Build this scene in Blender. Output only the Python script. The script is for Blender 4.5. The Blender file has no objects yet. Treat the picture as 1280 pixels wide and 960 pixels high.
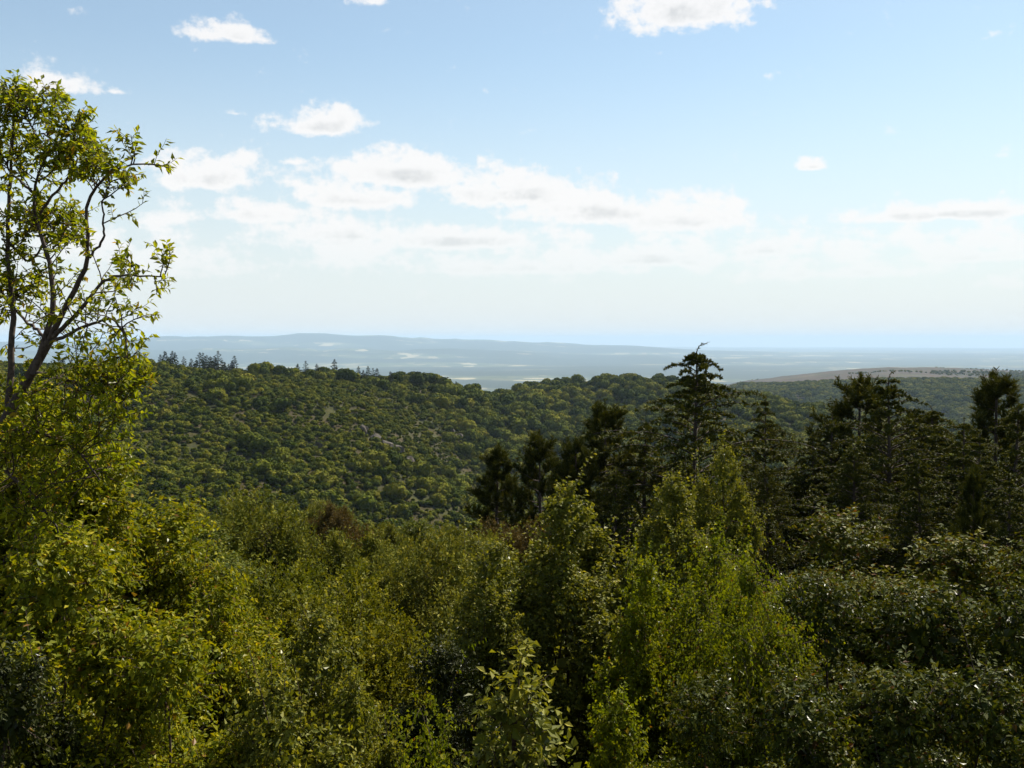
import bpy, bmesh, math
import numpy as np
from mathutils import Matrix, Vector

# ------------------------------------------------------------------ camera
scene = bpy.context.scene
COL = scene.collection
F_PX = 1260.0            # focal length in pixels of the 1280 px wide photograph
HORIZON = 425.0          # pixel row of eye level
PITCH = math.atan((480.0 - HORIZON) / F_PX)
cam_data = bpy.data.cameras.new("camera")
cam_data.sensor_width = 36.0
cam_data.lens = 36.0 * F_PX / 1280.0
cam_data.clip_start = 0.1
cam_data.clip_end = 200000.0
cam = bpy.data.objects.new("camera", cam_data)
cam.location = (0, 0, 0)
cam.rotation_euler = (math.pi / 2 - PITCH, 0, 0)
COL.objects.link(cam)
scene.camera = cam

# ------------------------------------------------------------------ light
SUN_AZ = math.radians(38.0)      # to the right of the viewing direction (+Y)
SUN_EL = math.radians(47.0)
sun_dir = Vector((math.sin(SUN_AZ) * math.cos(SUN_EL), math.cos(SUN_AZ) * math.cos(SUN_EL), math.sin(SUN_EL)))
sd = bpy.data.lights.new("sun", 'SUN')
sd.energy = 5.0
sd.angle = math.radians(0.53)
sd.color = (1.0, 0.93, 0.82)
sun = bpy.data.objects.new("sun", sd)
sun.rotation_euler = sun_dir.to_track_quat('Z', 'Y').to_euler()
sun.location = (0, 0, 900)
COL.objects.link(sun)

scene.view_settings.view_transform = 'Standard'
scene.view_settings.look = 'None'
scene.view_settings.gamma = 1.0
scene.view_settings.use_curve_mapping = False
scene.view_settings.exposure = 1.2

cy = scene.cycles
cy.use_denoising = True
cy.max_bounces = 6
cy.diffuse_bounces = 2
cy.glossy_bounces = 2
cy.transmission_bounces = 3
cy.transparent_max_bounces = 6
cy.volume_bounces = 1
cy.use_adaptive_sampling = True
cy.adaptive_threshold = 0.02
cy.sample_clamp_indirect = 4.0
cy.caustics_reflective = False
cy.caustics_refractive = False


def az_el(px, py):
    a = math.atan((px - 640.0) / F_PX)
    e = math.atan((HORIZON - py) / F_PX * math.cos(a))
    return a, e


def build_world():
    w = bpy.data.worlds.new("World")
    scene.world = w
    w.use_nodes = True
    nt = w.node_tree
    nt.nodes.clear()
    N, L = nt.nodes.new, nt.links.new

    def sock(s, v):
        if isinstance(v, bpy.types.NodeSocket):
            L(v, s)
        else:
            s.default_value = v

    def m(op, a, b=0.0, c=0.0, clamp=False):
        n = N('ShaderNodeMath'); n.operation = op; n.use_clamp = clamp
        sock(n.inputs[0], a); sock(n.inputs[1], b); sock(n.inputs[2], c)
        return n.outputs[0]

    def smooth(x, lo, hi, a=0.0, b=1.0):
        n = N('ShaderNodeMapRange'); n.interpolation_type = 'SMOOTHSTEP'
        sock(n.inputs[0], x)
        n.inputs[1].default_value = lo; n.inputs[2].default_value = hi
        n.inputs[3].default_value = a; n.inputs[4].default_value = b
        return n.outputs[0]

    def noise(vec, scale, detail, rough=0.55):
        n = N('ShaderNodeTexNoise'); n.noise_dimensions = '3D'
        sock(n.inputs['Vector'], vec)
        n.inputs['Scale'].default_value = scale
        n.inputs['Detail'].default_value = detail
        n.inputs['Roughness'].default_value = rough
        return n.outputs[0]

    def mix(f, a, b):
        n = N('ShaderNodeMix'); n.data_type = 'RGBA'
        sock(n.inputs[0], f); sock(n.inputs[6], a); sock(n.inputs[7], b)
        return n.outputs[2]

    tc = N('ShaderNodeTexCoord').outputs['Generated']
    sky = N('ShaderNodeTexSky')
    sky.sky_type = 'NISHITA'
    sky.sun_disc = False
    sky.sun_elevation = SUN_EL
    sky.sun_rotation = SUN_AZ
    sky.altitude = 700.0
    sky.air_density = 1.0
    sky.dust_density = 0.7
    sky.ozone_density = 1.0

    sep = N('ShaderNodeSeparateXYZ'); L(tc, sep.inputs[0])
    az = m('ARCTAN2', sep.outputs[0], sep.outputs[1])
    el = m('ARCSINE', sep.outputs[2])
    uv = N('ShaderNodeCombineXYZ'); L(az, uv.inputs[0]); L(el, uv.inputs[1])
    uv = uv.outputs[0]

    def vmath(op, a, b=None, c=None):
        n = N('ShaderNodeVectorMath'); n.operation = op
        sock(n.inputs[0], a)
        if b is not None: sock(n.inputs[1], b)
        if c is not None: sock(n.inputs[2], c)
        return n

    n_puff = noise(vmath('MULTIPLY', uv, (1.0, 1.5, 1.0)).outputs[0], 26.0, 6.0, 0.58)
    n_band = noise(vmath('MULTIPLY', uv, (1.0, 3.6, 1.0)).outputs[0], 7.5, 5.0, 0.55)
    n_fine = noise(uv, 95.0, 3.0, 0.6)

    # cumulus in view: (px, py, half width px, half height px, strength)
    spots = [(285, 44, 52, 15, .95), (82, 104, 44, 19, .85), (152, 116, 16, 6, .55), (400, 153, 58, 22, 1.0),
             (852, 12, 84, 34, 1.15), (468, 4, 26, 12, .8), (692, -6, 60, 12, .9), (1014, 207, 17, 8, .8),
             (1165, 266, 118, 12, 1.15), (272, 216, 66, 27, 1.0), (180, 272, 50, 14, .6), (505, 212, 100, 26, 1.1),
             (440, 242, 90, 22, 1.0), (650, 236, 110, 26, 1.1), (740, 258, 110, 24, 1.05), (570, 296, 130, 18, 1.1), (440, 288, 110, 18, 1.0),
             (860, 268, 80, 24, 1.05), (965, 306, 90, 18, 1.0), (1210, 318, 120, 14, .9), (800, 318, 200, 20, .95), (660, 330, 200, 16, .85), (330, 262, 110, 20, .8), (1090, 335, 170, 14, .85),
             (365, 200, 20, 8, .6), (298, 143, 18, 5, .5), (415, 48, 14, 6, .4), (1260, 345, 40, 16, .7)]
    best = up_best = None
    for px, py, hw, hh, s in spots:
        a, e = az_el(px, py + hh * 0.45)
        sx, sy = F_PX / hw, F_PX / (hh * 1.35)
        for lift in (0.0, 0.55):                          # the same cloud, and the same shifted up: what lies below it is its base
            q = vmath('MULTIPLY_ADD', uv, (sx, sy, 0.0), (-a * sx, -e * sy - lift, 0.0)).outputs[0]
            q = vmath('MAXIMUM', q, vmath('MULTIPLY', q, (-1.0, -2.6, 0.0)).outputs[0]).outputs[0]   # flat underneath
            ln = vmath('LENGTH', q).outputs['Value']
            d = m('MULTIPLY_ADD', ln, -s * 0.66, s)
            if lift:
                up_best = d if up_best is None else m('MAXIMUM', up_best, d)
            else:
                best = d if best is None else m('MAXIMUM', best, d)
    # the same kind of cloud goes on all round the sky: a low band and sparse cumulus above it
    band = m('MULTIPLY', smooth(el, math.radians(2.2), math.radians(4.6)), smooth(el, math.radians(4.6), math.radians(8.5), 1.0, 0.0))
    bandf = m('MULTIPLY', m('SUBTRACT', m('MULTIPLY', n_band, 1.9), 0.48), band)
    sparse = m('MULTIPLY', m('SUBTRACT', m('MULTIPLY', noise(uv, 5.0, 4.0), 4.0), 2.35), smooth(el, math.radians(18.8), math.radians(24.0)))
    field = m('MAXIMUM', m('MAXIMUM', best, bandf), sparse)
    dens = m('ADD', m('MULTIPLY_ADD', n_puff, 1.7, -0.85), m('MULTIPLY_ADD', n_fine, 0.62, -0.31))
    dens = m('ADD', m('MULTIPLY', dens, 1.0), field)
    cover = m('MULTIPLY', smooth(dens, 0.22, 0.62), smooth(el, math.radians(1.5), math.radians(7.5), 0.35, 1.0))
    thick = smooth(dens, 0.62, 1.30)
    low = noise(vmath('ADD', vmath('MULTIPLY', uv, (1.0, 1.5, 1.0)).outputs[0], (0.0, 0.014, 0.0)).outputs[0], 26.0, 3.0, 0.5)
    base = smooth(m('SUBTRACT', best, up_best), 0.0, 0.6)
    shade = m('MULTIPLY', thick, m('MULTIPLY_ADD', base, 0.75, m('MULTIPLY', smooth(m('SUBTRACT', low, n_puff), -0.02, 0.12), 0.45)), clamp=True)

    skyc = vmath('MULTIPLY', sky.outputs[0], (0.955, 1.04, 0.965))     # the camera's slightly cyan white balance
    veil = smooth(el, math.radians(-1.0), math.radians(17.0), 0.94, 0.16)   # thin milky veil towards the horizon, all round
    skyv = mix(veil, skyc.outputs[0], (5.75, 5.95, 6.0, 1))
    cloud_col = mix(shade, (7.1, 6.95, 6.85, 1), (4.9, 4.95, 4.95, 1))
    col = mix(m('MULTIPLY', cover, 0.9), skyv, cloud_col)
    bg = N('ShaderNodeBackground')
    L(col, bg.inputs[0]); bg.inputs[1].default_value = 0.062
    out = N('ShaderNodeOutputWorld'); L(bg.outputs[0], out.inputs[0])
    w.cycles.sampling_method = 'MANUAL'
    w.cycles.sample_map_resolution = 512


build_world()

# ------------------------------------------------------------------ helpers
rng = np.random.default_rng(7)


def pix(px, py, r):
    """point at horizontal forward distance r along the ray of a photograph pixel"""
    a, b = (px - 640.0) / F_PX, (480.0 - py) / F_PX
    d = np.array([a, math.cos(PITCH) + b * math.sin(PITCH), -math.sin(PITCH) + b * math.cos(PITCH)])
    return d * (r / d[1])


def to_px(p):
    p = np.asarray(p, float)
    x, y, z = p[..., 0], p[..., 1], p[..., 2]
    f = y * math.cos(PITCH) - z * math.sin(PITCH)
    u = y * math.sin(PITCH) + z * math.cos(PITCH)
    return 640 + F_PX * x / f, 480 - F_PX * u / f


def lattice(seed, n=256):
    return np.random.default_rng(seed).random((n, n))


_LAT = [lattice(i) for i in range(8)]


def vnoise(x, y, seed=0):
    t = _LAT[seed % 8]
    xi, yi = np.floor(x).astype(int), np.floor(y).astype(int)
    fx, fy = x - xi, y - yi
    fx, fy = fx * fx * (3 - 2 * fx), fy * fy * (3 - 2 * fy)
    g = lambda i, j: t[i % 256, j % 256]
    return ((g(xi, yi) * (1 - fx) + g(xi + 1, yi) * fx) * (1 - fy) + (g(xi, yi + 1) * (1 - fx) + g(xi + 1, yi + 1) * fx) * fy)


def fbm(x, y, octaves=4, seed=0):
    s, a, t = 0.0, 1.0, 0.0
    for k in range(octaves):
        s = s + a * vnoise(x * 2 ** k + 17.3 * k, y * 2 ** k - 9.1 * k, seed + k)
        t += a
        a *= 0.5
    return s / t - 0.5


def mesh_arrays(name, verts, faces, mats=None, midx=None, smooth=False):
    """faces: (n,3) or (n,4) integer array, or a list of such arrays"""
    if not isinstance(faces, list):
        faces = [faces]
    me = bpy.data.meshes.new(name)
    verts = np.ascontiguousarray(verts, dtype=np.float32).reshape(-1, 3)
    me.vertices.add(len(verts)); me.vertices.foreach_set("co", verts.ravel())
    loops = np.concatenate([f.ravel() for f in faces]).astype(np.int32)
    tot = np.concatenate([np.full(len(f), f.shape[1], np.int32) for f in faces])
    start = np.concatenate([[0], np.cumsum(tot)[:-1]]).astype(np.int32)
    me.loops.add(len(loops)); me.loops.foreach_set("vertex_index", loops)
    me.polygons.add(len(tot))
    me.polygons.foreach_set("loop_start", start)
    me.polygons.foreach_set("loop_total", tot)
    if midx is not None:
        me.polygons.foreach_set("material_index", np.asarray(midx, np.int32))
    me.polygons.foreach_set("use_smooth", np.full(len(tot), smooth))
    me.update(calc_edges=True)
    for mt in mats or []:
        me.materials.append(mt)
    return me


def add(name, me, parent=None, label=None, cat=None, group=None, kind=None, loc=None):
    o = bpy.data.objects.new(name, me)
    COL.objects.link(o)
    if parent is not None:
        o.parent = parent
    if loc is not None:
        o.location = loc
    for k, v in (("label", label), ("category", cat), ("group", group), ("kind", kind)):
        if v:
            o[k] = v
    return o


def unit(v):
    return v / np.maximum(np.linalg.norm(v, axis=-1, keepdims=True), 1e-9)


def tubes(P, R, sides=5):
    """P (M,K,3) centre lines, R (M,K) radii -> verts, quads"""
    M, K, _ = P.shape
    T = np.gradient(P, axis=1)
    T = unit(T)
    ref = np.where(np.abs(T[:, :1, 2:3]) > 0.9, np.array([1.0, 0, 0]), np.array([0, 0, 1.0]))
    U = unit(np.cross(T, np.broadcast_to(ref, T.shape)))
    V = np.cross(T, U)
    a = np.arange(sides) / sides * 2 * np.pi
    ring = U[:, :, None, :] * np.cos(a)[None, None, :, None] + V[:, :, None, :] * np.sin(a)[None, None, :, None]
    verts = P[:, :, None, :] + ring * R[:, :, None, None]
    idx = np.arange(M * K * sides).reshape(M, K, sides)
    q = np.stack([idx[:, :-1, :], np.roll(idx, -1, 2)[:, :-1, :], np.roll(idx, -1, 2)[:, 1:, :], idx[:, 1:, :]], -1)
    return verts.reshape(-1, 3), q.reshape(-1, 4)


def merge(parts):
    """[(verts, faces)] -> verts, [faces]"""
    vs, fs, off = [], [], 0
    for v, f in parts:
        vs.append(v); fs.append(f + off); off += len(v)
    return np.concatenate(vs), fs


def resample(pts, K):
    pts = np.asarray(pts, float)
    d = np.concatenate([[0], np.cumsum(np.linalg.norm(np.diff(pts, axis=0), axis=1))])
    t = np.linspace(0, d[-1], K)
    out = np.stack([np.interp(t, d, pts[:, i]) for i in range(3)], 1)
    for _ in range(2):
        out[1:-1] = (out[:-2] + 2 * out[1:-1] + out[2:]) / 4
    return out


def grow(par, n, t0, t1, length, K, g, out_mix=0.8, up=0.0, jitter=0.25, taper_len=0.5, bend=0.0):
    """side shoots: n per parent line, (M*n,K,3)"""
    M, Kp, _ = par.shape
    t = g.uniform(t0, t1, (M, n)) ** 0.9
    f = t * (Kp - 1)
    i = np.minimum(f.astype(int), Kp - 2)
    w = (f - i)[..., None]
    m = np.arange(M)[:, None]
    base = par[m, i] * (1 - w) + par[m, i + 1] * w
    tan = unit(par[m, i + 1] - par[m, i])
    rnd = g.normal(size=(M, n, 3))
    rnd -= tan * (rnd * tan).sum(-1, keepdims=True)
    d = unit(tan * (1 - out_mix) + unit(rnd) * out_mix + np.array([0, 0, up]))
    L = (length * g.uniform(0.6, 1.3, (M, n)) * (1 - taper_len * (t - t0) / max(t1 - t0, 1e-6)))
    seg = (L / (K - 1))[..., None]
    pts = [base]
    for k in range(K - 1):
        d = unit(d + g.normal(size=d.shape) * jitter + np.array([0, 0, bend]))
        pts.append(pts[-1] + d * seg)
    return np.stack(pts, 2).reshape(M * n, K, 3)


def along(par, n, t0, t1, g):
    """points and tangents along lines"""
    M, Kp, _ = par.shape
    t = np.clip(np.linspace(t0, t1, n)[None, :] + g.uniform(-0.5, 0.5, (M, n)) * (t1 - t0) / n, 0, 1)
    f = t * (Kp - 1)
    i = np.minimum(f.astype(int), Kp - 2)
    w = (f - i)[..., None]
    m = np.arange(M)[:, None]
    p = par[m, i] * (1 - w) + par[m, i + 1] * w
    tan = unit(par[m, i + 1] - par[m, i])
    return p.reshape(-1, 3), tan.reshape(-1, 3)


def leaf_frames(P, T, g, spread=0.9, droop=0.25, face_up=0.8):
    """axis and normal for a leaf at each point"""
    N = len(P)
    r = g.normal(size=(N, 3))
    r -= T * (r * T).sum(1, keepdims=True)
    A = unit(T * (1 - spread * 0.6) + unit(r) * spread + np.array([0, 0, -droop]))
    up = unit(np.array([0, 0, face_up]) + g.normal(size=(N, 3)) * 0.55)
    S = unit(np.cross(A, up))
    Nn = np.cross(S, A)
    return A, S, Nn


LEAF_UV = np.array([(0, 0, 0), (0.5, 0.42, 0.16), (0, 1, -0.06), (-0.5, 0.42, 0.16)])


def leaves(P, A, S, Nn, L, W):
    """leaf folded along its midrib: two triangles on four vertices"""
    V = (P[:, None, :] + S[:, None, :] * (LEAF_UV[None, :, 0:1] * W[:, None, None])
         + A[:, None, :] * (LEAF_UV[None, :, 1:2] * L[:, None, None])
         + Nn[:, None, :] * (LEAF_UV[None, :, 2:3] * W[:, None, None] * 1.3))
    o = np.arange(len(P))[:, None] * 4
    q = np.concatenate([o + np.array([0, 1, 2]), o + np.array([0, 2, 3])])
    return V.reshape(-1, 3), q


def blades(P, A, S, L, W):
    """flat tapering quads for needles, heath shoots and leaf clumps"""
    a = P - S * (W[:, None] * 0.5)
    b = P + S * (W[:, None] * 0.5)
    c = P + A * L[:, None] + S * (W[:, None] * 0.22)
    d = P + A * L[:, None] - S * (W[:, None] * 0.22)
    V = np.stack([a, b, c, d], 1).reshape(-1, 3)
    q = np.arange(len(P) * 4).reshape(-1, 4)
    return V, q


# ------------------------------------------------------------------ materials
def mat_new(name):
    m = bpy.data.materials.new(name)
    m.use_nodes = True
    nt = m.node_tree
    nt.nodes.clear()
    return m, nt


def ramp(nt, fac, stops):
    r = nt.nodes.new('ShaderNodeValToRGB')
    el = r.color_ramp.elements
    while len(el) > 1:
        el.remove(el[-1])
    el[0].position, el[0].color = stops[0][0], (*stops[0][1], 1)
    for p, c in stops[1:]:
        e = el.new(p); e.color = (*c, 1)
    if fac is not None:
        nt.links.new(fac, r.inputs[0])
    return r.outputs[0]


def noise_node(nt, scale, detail=4.0, coord='Object', rough=0.6, vec=None):
    n = nt.nodes.new('ShaderNodeTexNoise')
    n.inputs['Scale'].default_value = scale
    n.inputs['Detail'].default_value = detail
    n.inputs['Roughness'].default_value = rough
    if vec is None:
        tc = nt.nodes.new('ShaderNodeTexCoord'); vec = tc.outputs[coord]
    nt.links.new(vec, n.inputs['Vector'])
    return n.outputs[0]


def leaf_mat(name, stops, trans=0.35, trans_gain=(1.5, 1.6, 0.7), rough=0.38, spec=0.5, hue_obj=0.0):
    m, nt = mat_new(name)
    N, L = nt.nodes.new, nt.links.new
    geo = N('ShaderNodeNewGeometry')
    fac = geo.outputs['Random Per Island']
    col = ramp(nt, fac, stops)
    age_light = N('ShaderNodeAttribute'); age_light.attribute_name = 'tip'
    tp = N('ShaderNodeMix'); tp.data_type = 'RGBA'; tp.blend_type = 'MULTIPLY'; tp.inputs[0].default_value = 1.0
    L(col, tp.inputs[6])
    L(ramp(nt, age_light.outputs['Fac'], [(0.0, (0.75, 0.8, 0.9)), (0.5, (1.0, 1.0, 1.0)), (1.0, (1.6, 1.42, 1.0))]), tp.inputs[7])  # new growth and sunlit tips both put into the leaf colour
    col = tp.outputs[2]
    if hue_obj:
        oi = N('ShaderNodeObjectInfo')
        hs = N('ShaderNodeHueSaturation')
        mr = N('ShaderNodeMapRange')
        L(oi.outputs['Random'], mr.inputs[0])
        mr.inputs[3].default_value = 1.0 - hue_obj; mr.inputs[4].default_value = 1.0 + hue_obj
        L(mr.outputs[0], hs.inputs['Value'])
        mh = N('ShaderNodeMapRange'); L(oi.outputs['Random'], mh.inputs[0])
        mh.inputs[3].default_value = 0.5 + hue_obj * 0.05; mh.inputs[4].default_value = 0.5 - hue_obj * 0.07
        L(mh.outputs[0], hs.inputs['Hue'])
        L(col, hs.inputs['Color']); col = hs.outputs[0]
    b = N('ShaderNodeBsdfPrincipled')
    L(col, b.inputs['Base Color'])
    # most leaves are dull, one in eight has a glossy face
    f1 = N('ShaderNodeMath'); f1.operation = 'MULTIPLY'; L(fac, f1.inputs[0]); f1.inputs[1].default_value = 41.3
    f2 = N('ShaderNodeMath'); f2.operation = 'FRACT'; L(f1.outputs[0], f2.inputs[0])
    f3 = N('ShaderNodeMath'); f3.operation = 'GREATER_THAN'; L(f2.outputs[0], f3.inputs[0]); f3.inputs[1].default_value = 0.93
    f4 = N('ShaderNodeMapRange'); L(f3.outputs[0], f4.inputs[0]); f4.inputs[3].default_value = max(0.62, rough); f4.inputs[4].default_value = rough * 1.1
    L(f4.outputs[0], b.inputs['Roughness'])
    f5 = N('ShaderNodeMapRange'); L(f3.outputs[0], f5.inputs[0]); f5.inputs[3].default_value = spec * 0.3; f5.inputs[4].default_value = spec * 1.5
    L(f5.outputs[0], b.inputs['Specular IOR Level'])
    t = N('ShaderNodeBsdfTranslucent')
    mul = N('ShaderNodeMix'); mul.data_type = 'RGBA'; mul.blend_type = 'MULTIPLY'
    mul.inputs[0].default_value = 1.0
    L(col, mul.inputs[6]); mul.inputs[7].default_value = (*trans_gain, 1)
    L(mul.outputs[2], t.inputs[0])
    mx = N('ShaderNodeMixShader'); mx.inputs[0].default_value = trans
    L(b.outputs[0], mx.inputs[1]); L(t.outputs[0], mx.inputs[2])
    o = N('ShaderNodeOutputMaterial'); L(mx.outputs[0], o.inputs[0])
    return m


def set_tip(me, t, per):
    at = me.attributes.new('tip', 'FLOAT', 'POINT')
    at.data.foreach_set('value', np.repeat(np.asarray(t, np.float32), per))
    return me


def rough_mat(name, stops, scale, rough=0.9, detail=6.0, bump=0.3, coord='Object'):
    m, nt = mat_new(name)
    N, L = nt.nodes.new, nt.links.new
    n = noise_node(nt, scale, detail, coord)
    b = N('ShaderNodeBsdfPrincipled')
    L(ramp(nt, n, stops), b.inputs['Base Color'])
    b.inputs['Roughness'].default_value = rough
    b.inputs['Specular IOR Level'].default_value = 0.2
    if bump:
        bp = N('ShaderNodeBump'); bp.inputs['Strength'].default_value = bump
        L(n, bp.inputs['Height']); L(bp.outputs[0], b.inputs['Normal'])
    o = N('ShaderNodeOutputMaterial'); L(b.outputs[0], o.inputs[0])
    return m


M = {}
M['bark'] = rough_mat('bark', [(0.3, (0.028, 0.02, 0.016)), (0.7, (0.10, 0.075, 0.06))], 30.0, bump=0.6)
M['twig'] = rough_mat('twig_bark', [(0.3, (0.03, 0.02, 0.016)), (0.7, (0.075, 0.05, 0.038))], 40.0, bump=0.2)
M['dead'] = rough_mat('dead_wood', [(0.3, (0.22, 0.19, 0.16)), (0.7, (0.42, 0.38, 0.33))], 40.0, bump=0.3)
LEAFS = {  # colours of single leaves, share of light let through, tint of that light, roughness, gloss, variation between plants
    'plum': ([(0, (0.09, 0.12, 0.009)), (0.5, (0.155, 0.175, 0.011)), (0.93, (0.24, 0.235, 0.013)), (0.985, (0.22, 0.14, 0.02))], 0.62, (1.38, 1.4, 0.35), 0.45, 0.28, 0),
    'thicket': ([(0, (0.09, 0.115, 0.006)), (0.6, (0.165, 0.175, 0.008)), (0.95, (0.235, 0.215, 0.010)), (0.99, (0.17, 0.09, 0.02))], 0.42, (1.5, 1.4, 0.3), 0.45, 0.26, 0),
    'sallow': ([(0, (0.085, 0.10, 0.013)), (0.6, (0.15, 0.155, 0.018)), (0.95, (0.22, 0.21, 0.035))], 0.36, (1.5, 1.4, 0.4), 0.4, 0.34, 0),
    'vine': ([(0, (0.115, 0.145, 0.006)), (0.6, (0.19, 0.21, 0.008)), (0.95, (0.25, 0.245, 0.010)), (0.99, (0.16, 0.07, 0.02))], 0.42, (1.42, 1.4, 0.3), 0.42, 0.3, 0),
    'bramble': ([(0, (0.05, 0.07, 0.008)), (0.6, (0.085, 0.105, 0.011)), (0.95, (0.13, 0.13, 0.015)), (0.99, (0.13, 0.06, 0.02))], 0.34, (1.5, 1.3, 0.4), 0.38, 0.32, 0),
    'bank': ([(0, (0.07, 0.088, 0.007)), (0.6, (0.115, 0.13, 0.010)), (0.93, (0.15, 0.125, 0.016)), (0.99, (0.15, 0.065, 0.02))], 0.34, (1.5, 1.3, 0.4), 0.55, 0.22, 0),
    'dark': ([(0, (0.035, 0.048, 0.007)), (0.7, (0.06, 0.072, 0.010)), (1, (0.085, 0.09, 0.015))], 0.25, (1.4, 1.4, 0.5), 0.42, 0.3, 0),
    'heath': ([(0, (0.082, 0.096, 0.013)), (0.6, (0.145, 0.155, 0.022)), (1, (0.21, 0.205, 0.04))], 0.3, (1.4, 1.3, 0.5), 0.8, 0.1, 0.18),
    'rust': ([(0, (0.07, 0.052, 0.016)), (0.6, (0.10, 0.072, 0.022)), (1, (0.13, 0.11, 0.028))], 0.25, (1.4, 1.2, 0.6), 0.8, 0.1, 0.15),
    'broom': ([(0, (0.09, 0.105, 0.007)), (0.6, (0.14, 0.145, 0.010)), (1, (0.18, 0.175, 0.016))], 0.34, (1.5, 1.4, 0.4), 0.7, 0.15, 0.15),
    'green': ([(0, (0.06, 0.085, 0.009)), (0.6, (0.10, 0.12, 0.012)), (1, (0.145, 0.15, 0.016))], 0.34, (1.5, 1.5, 0.4), 0.6, 0.2, 0.2),
    'cedar': ([(0, (0.04, 0.056, 0.010)), (0.6, (0.075, 0.088, 0.013)), (1, (0.125, 0.122, 0.018))], 0.24, (1.5, 1.3, 0.4), 0.65, 0.15, 0.12),
    'pine': ([(0, (0.03, 0.042, 0.008)), (0.6, (0.06, 0.07, 0.011)), (1, (0.10, 0.10, 0.015))], 0.18, (1.4, 1.3, 0.5), 0.65, 0.15, 0.12),
    'oak': ([(0, (0.078, 0.108, 0.011)), (0.6, (0.13, 0.16, 0.015)), (1, (0.18, 0.19, 0.022))], 0.08, (1.3, 1.2, 0.5), 0.85, 0.05, 0.55),
    'ridgefir': ([(0, (0.018, 0.03, 0.008)), (1, (0.04, 0.054, 0.012))], 0.1, (1.2, 1.2, 0.6), 0.8, 0.1, 0.2),
}
LEAFS['lush'] = LEAFS['vine']
for _k, _v in LEAFS.items():
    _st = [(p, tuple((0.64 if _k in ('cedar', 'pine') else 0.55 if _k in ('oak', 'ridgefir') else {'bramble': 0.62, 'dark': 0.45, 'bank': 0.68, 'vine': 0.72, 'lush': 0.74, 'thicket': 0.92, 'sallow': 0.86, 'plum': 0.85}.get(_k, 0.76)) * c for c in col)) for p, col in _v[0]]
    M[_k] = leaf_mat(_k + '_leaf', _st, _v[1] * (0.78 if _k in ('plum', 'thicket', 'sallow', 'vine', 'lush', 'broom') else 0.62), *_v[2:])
M['rock'] = rough_mat('outcrop_rock', [(0.3, (0.03, 0.026, 0.02)), (0.55, (0.065, 0.054, 0.04)), (0.75, (0.12, 0.092, 0.065))], 1.2, bump=0.8)

# ------------------------------------------------------------------ terrain
NEAR = [(0.5, -1.7), (2.5, -2.6), (4, -3.9), (7, -5.3), (12, -6.8), (20, -8.6), (40, -11.8), (75, -15.8), (115, -26), (180, -46)]
NEAR_R = [(0.5, -1.7), (2.5, -2.6), (4, -3.9), (7, -5.3), (12, -6.8), (20, -8.2), (40, -10.2), (70, -14.5), (115, -27), (180, -46)]


def yz(r, y, az):
    return -(y - HORIZON) / F_PX * r * math.cos(az)


def column(px, near, ys, tail):
    a = math.atan((px - 640) / F_PX)
    return a, list(near) + [(r, yz(r, y, a)) for r, y in ys] + list(tail)


PLAIN_Z = -420.0
T_L = [(720, -26), (900, -75), (1300, -210), (2000, -390), (2600, -440), (9000, -450)]
T_M = [(1020, -42), (1250, -110), (1700, -250), (2300, -400), (2900, -440), (9000, -450)]


def tail_r(a, y2, y3):
    return [(1100, -95), (1450, -175), (1800, -165), (2100, yz(2100, y2 + 14, a)), (2500, yz(2500, y2, a)), (2900, yz(2900, y2 + 8, a)),
            (3500, yz(3500, y3 + 7, a)), (4300, yz(4300, y3, a)), (5200, yz(5200, y3 + 1, a)), (7000, -440), (9000, -450)]


COLS = []
for px in (-1300, -500, -100):
    COLS.append(column(px, NEAR, [(250, 650), (330, 603), (430, 548), (530, 490), (600, 463), (640, 456)], T_L))
COLS.append(column(150, NEAR, [(250, 650), (330, 603), (430, 548), (530, 492), (600, 463), (640, 456)], T_L))
COLS.append(column(300, NEAR, [(250, 655), (330, 606), (430, 552), (530, 498), (600, 472), (640, 465)], T_L))
COLS.append(column(400, NEAR, [(250, 660), (330, 612), (430, 560), (530, 507), (600, 482), (650, 474)], T_L))
COLS.append(column(500, NEAR, [(250, 672), (330, 626), (430, 574), (530, 526), (610, 495), (670, 484)], T_L))
COLS.append(column(580, NEAR, [(250, 695), (340, 650), (440, 600), (540, 552), (630, 512), (720, 489)], [(800, -43)] + T_L[1:]))
COLS.append(column(660, NEAR, [(250, 725), (340, 685), (450, 636), (560, 588), (680, 536), (800, 500), (880, 488)], T_M))
COLS.append(column(720, NEAR, [(250, 725), (340, 690), (450, 650), (560, 605), (700, 545), (850, 500), (930, 486)], T_M))
COLS.append(column(790, NEAR, [(250, 720), (340, 690), (450, 650), (560, 605), (700, 545), (850, 498), (950, 475)], T_M))
a = math.atan(260 / F_PX)
COLS.append(column(900, NEAR_R, [(250, 715), (340, 685), (450, 645), (560, 605), (700, 555), (850, 505), (950, 482)], tail_r(a, 483, 480)))
a = math.atan(360 / F_PX)
COLS.append(column(1000, NEAR_R, [(250, 710), (340, 680), (450, 640), (560, 605), (700, 565), (850, 525), (950, 505)], tail_r(a, 479, 467)))
a = math.atan(460 / F_PX)
COLS.append(column(1100, NEAR_R, [(250, 710), (340, 680), (450, 640), (560, 610), (700, 575), (850, 545), (950, 530)], tail_r(a, 475, 458)))
a = math.atan(560 / F_PX)
COLS.append(column(1200, NEAR_R, [(250, 710), (340, 680), (450, 640), (560, 610), (700, 575), (850, 550), (950, 540)], tail_r(a, 476, 460)))
for px, y2, y3 in ((1300, 476, 465), (1700, 474, 466), (2600, 474, 468)):
    a = math.atan((px - 640) / F_PX)
    COLS.append(column(px, NEAR_R, [(250, 710), (340, 680), (450, 640), (560, 610), (700, 575), (850, 555), (950, 545)], tail_r(a, y2, y3)))
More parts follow.
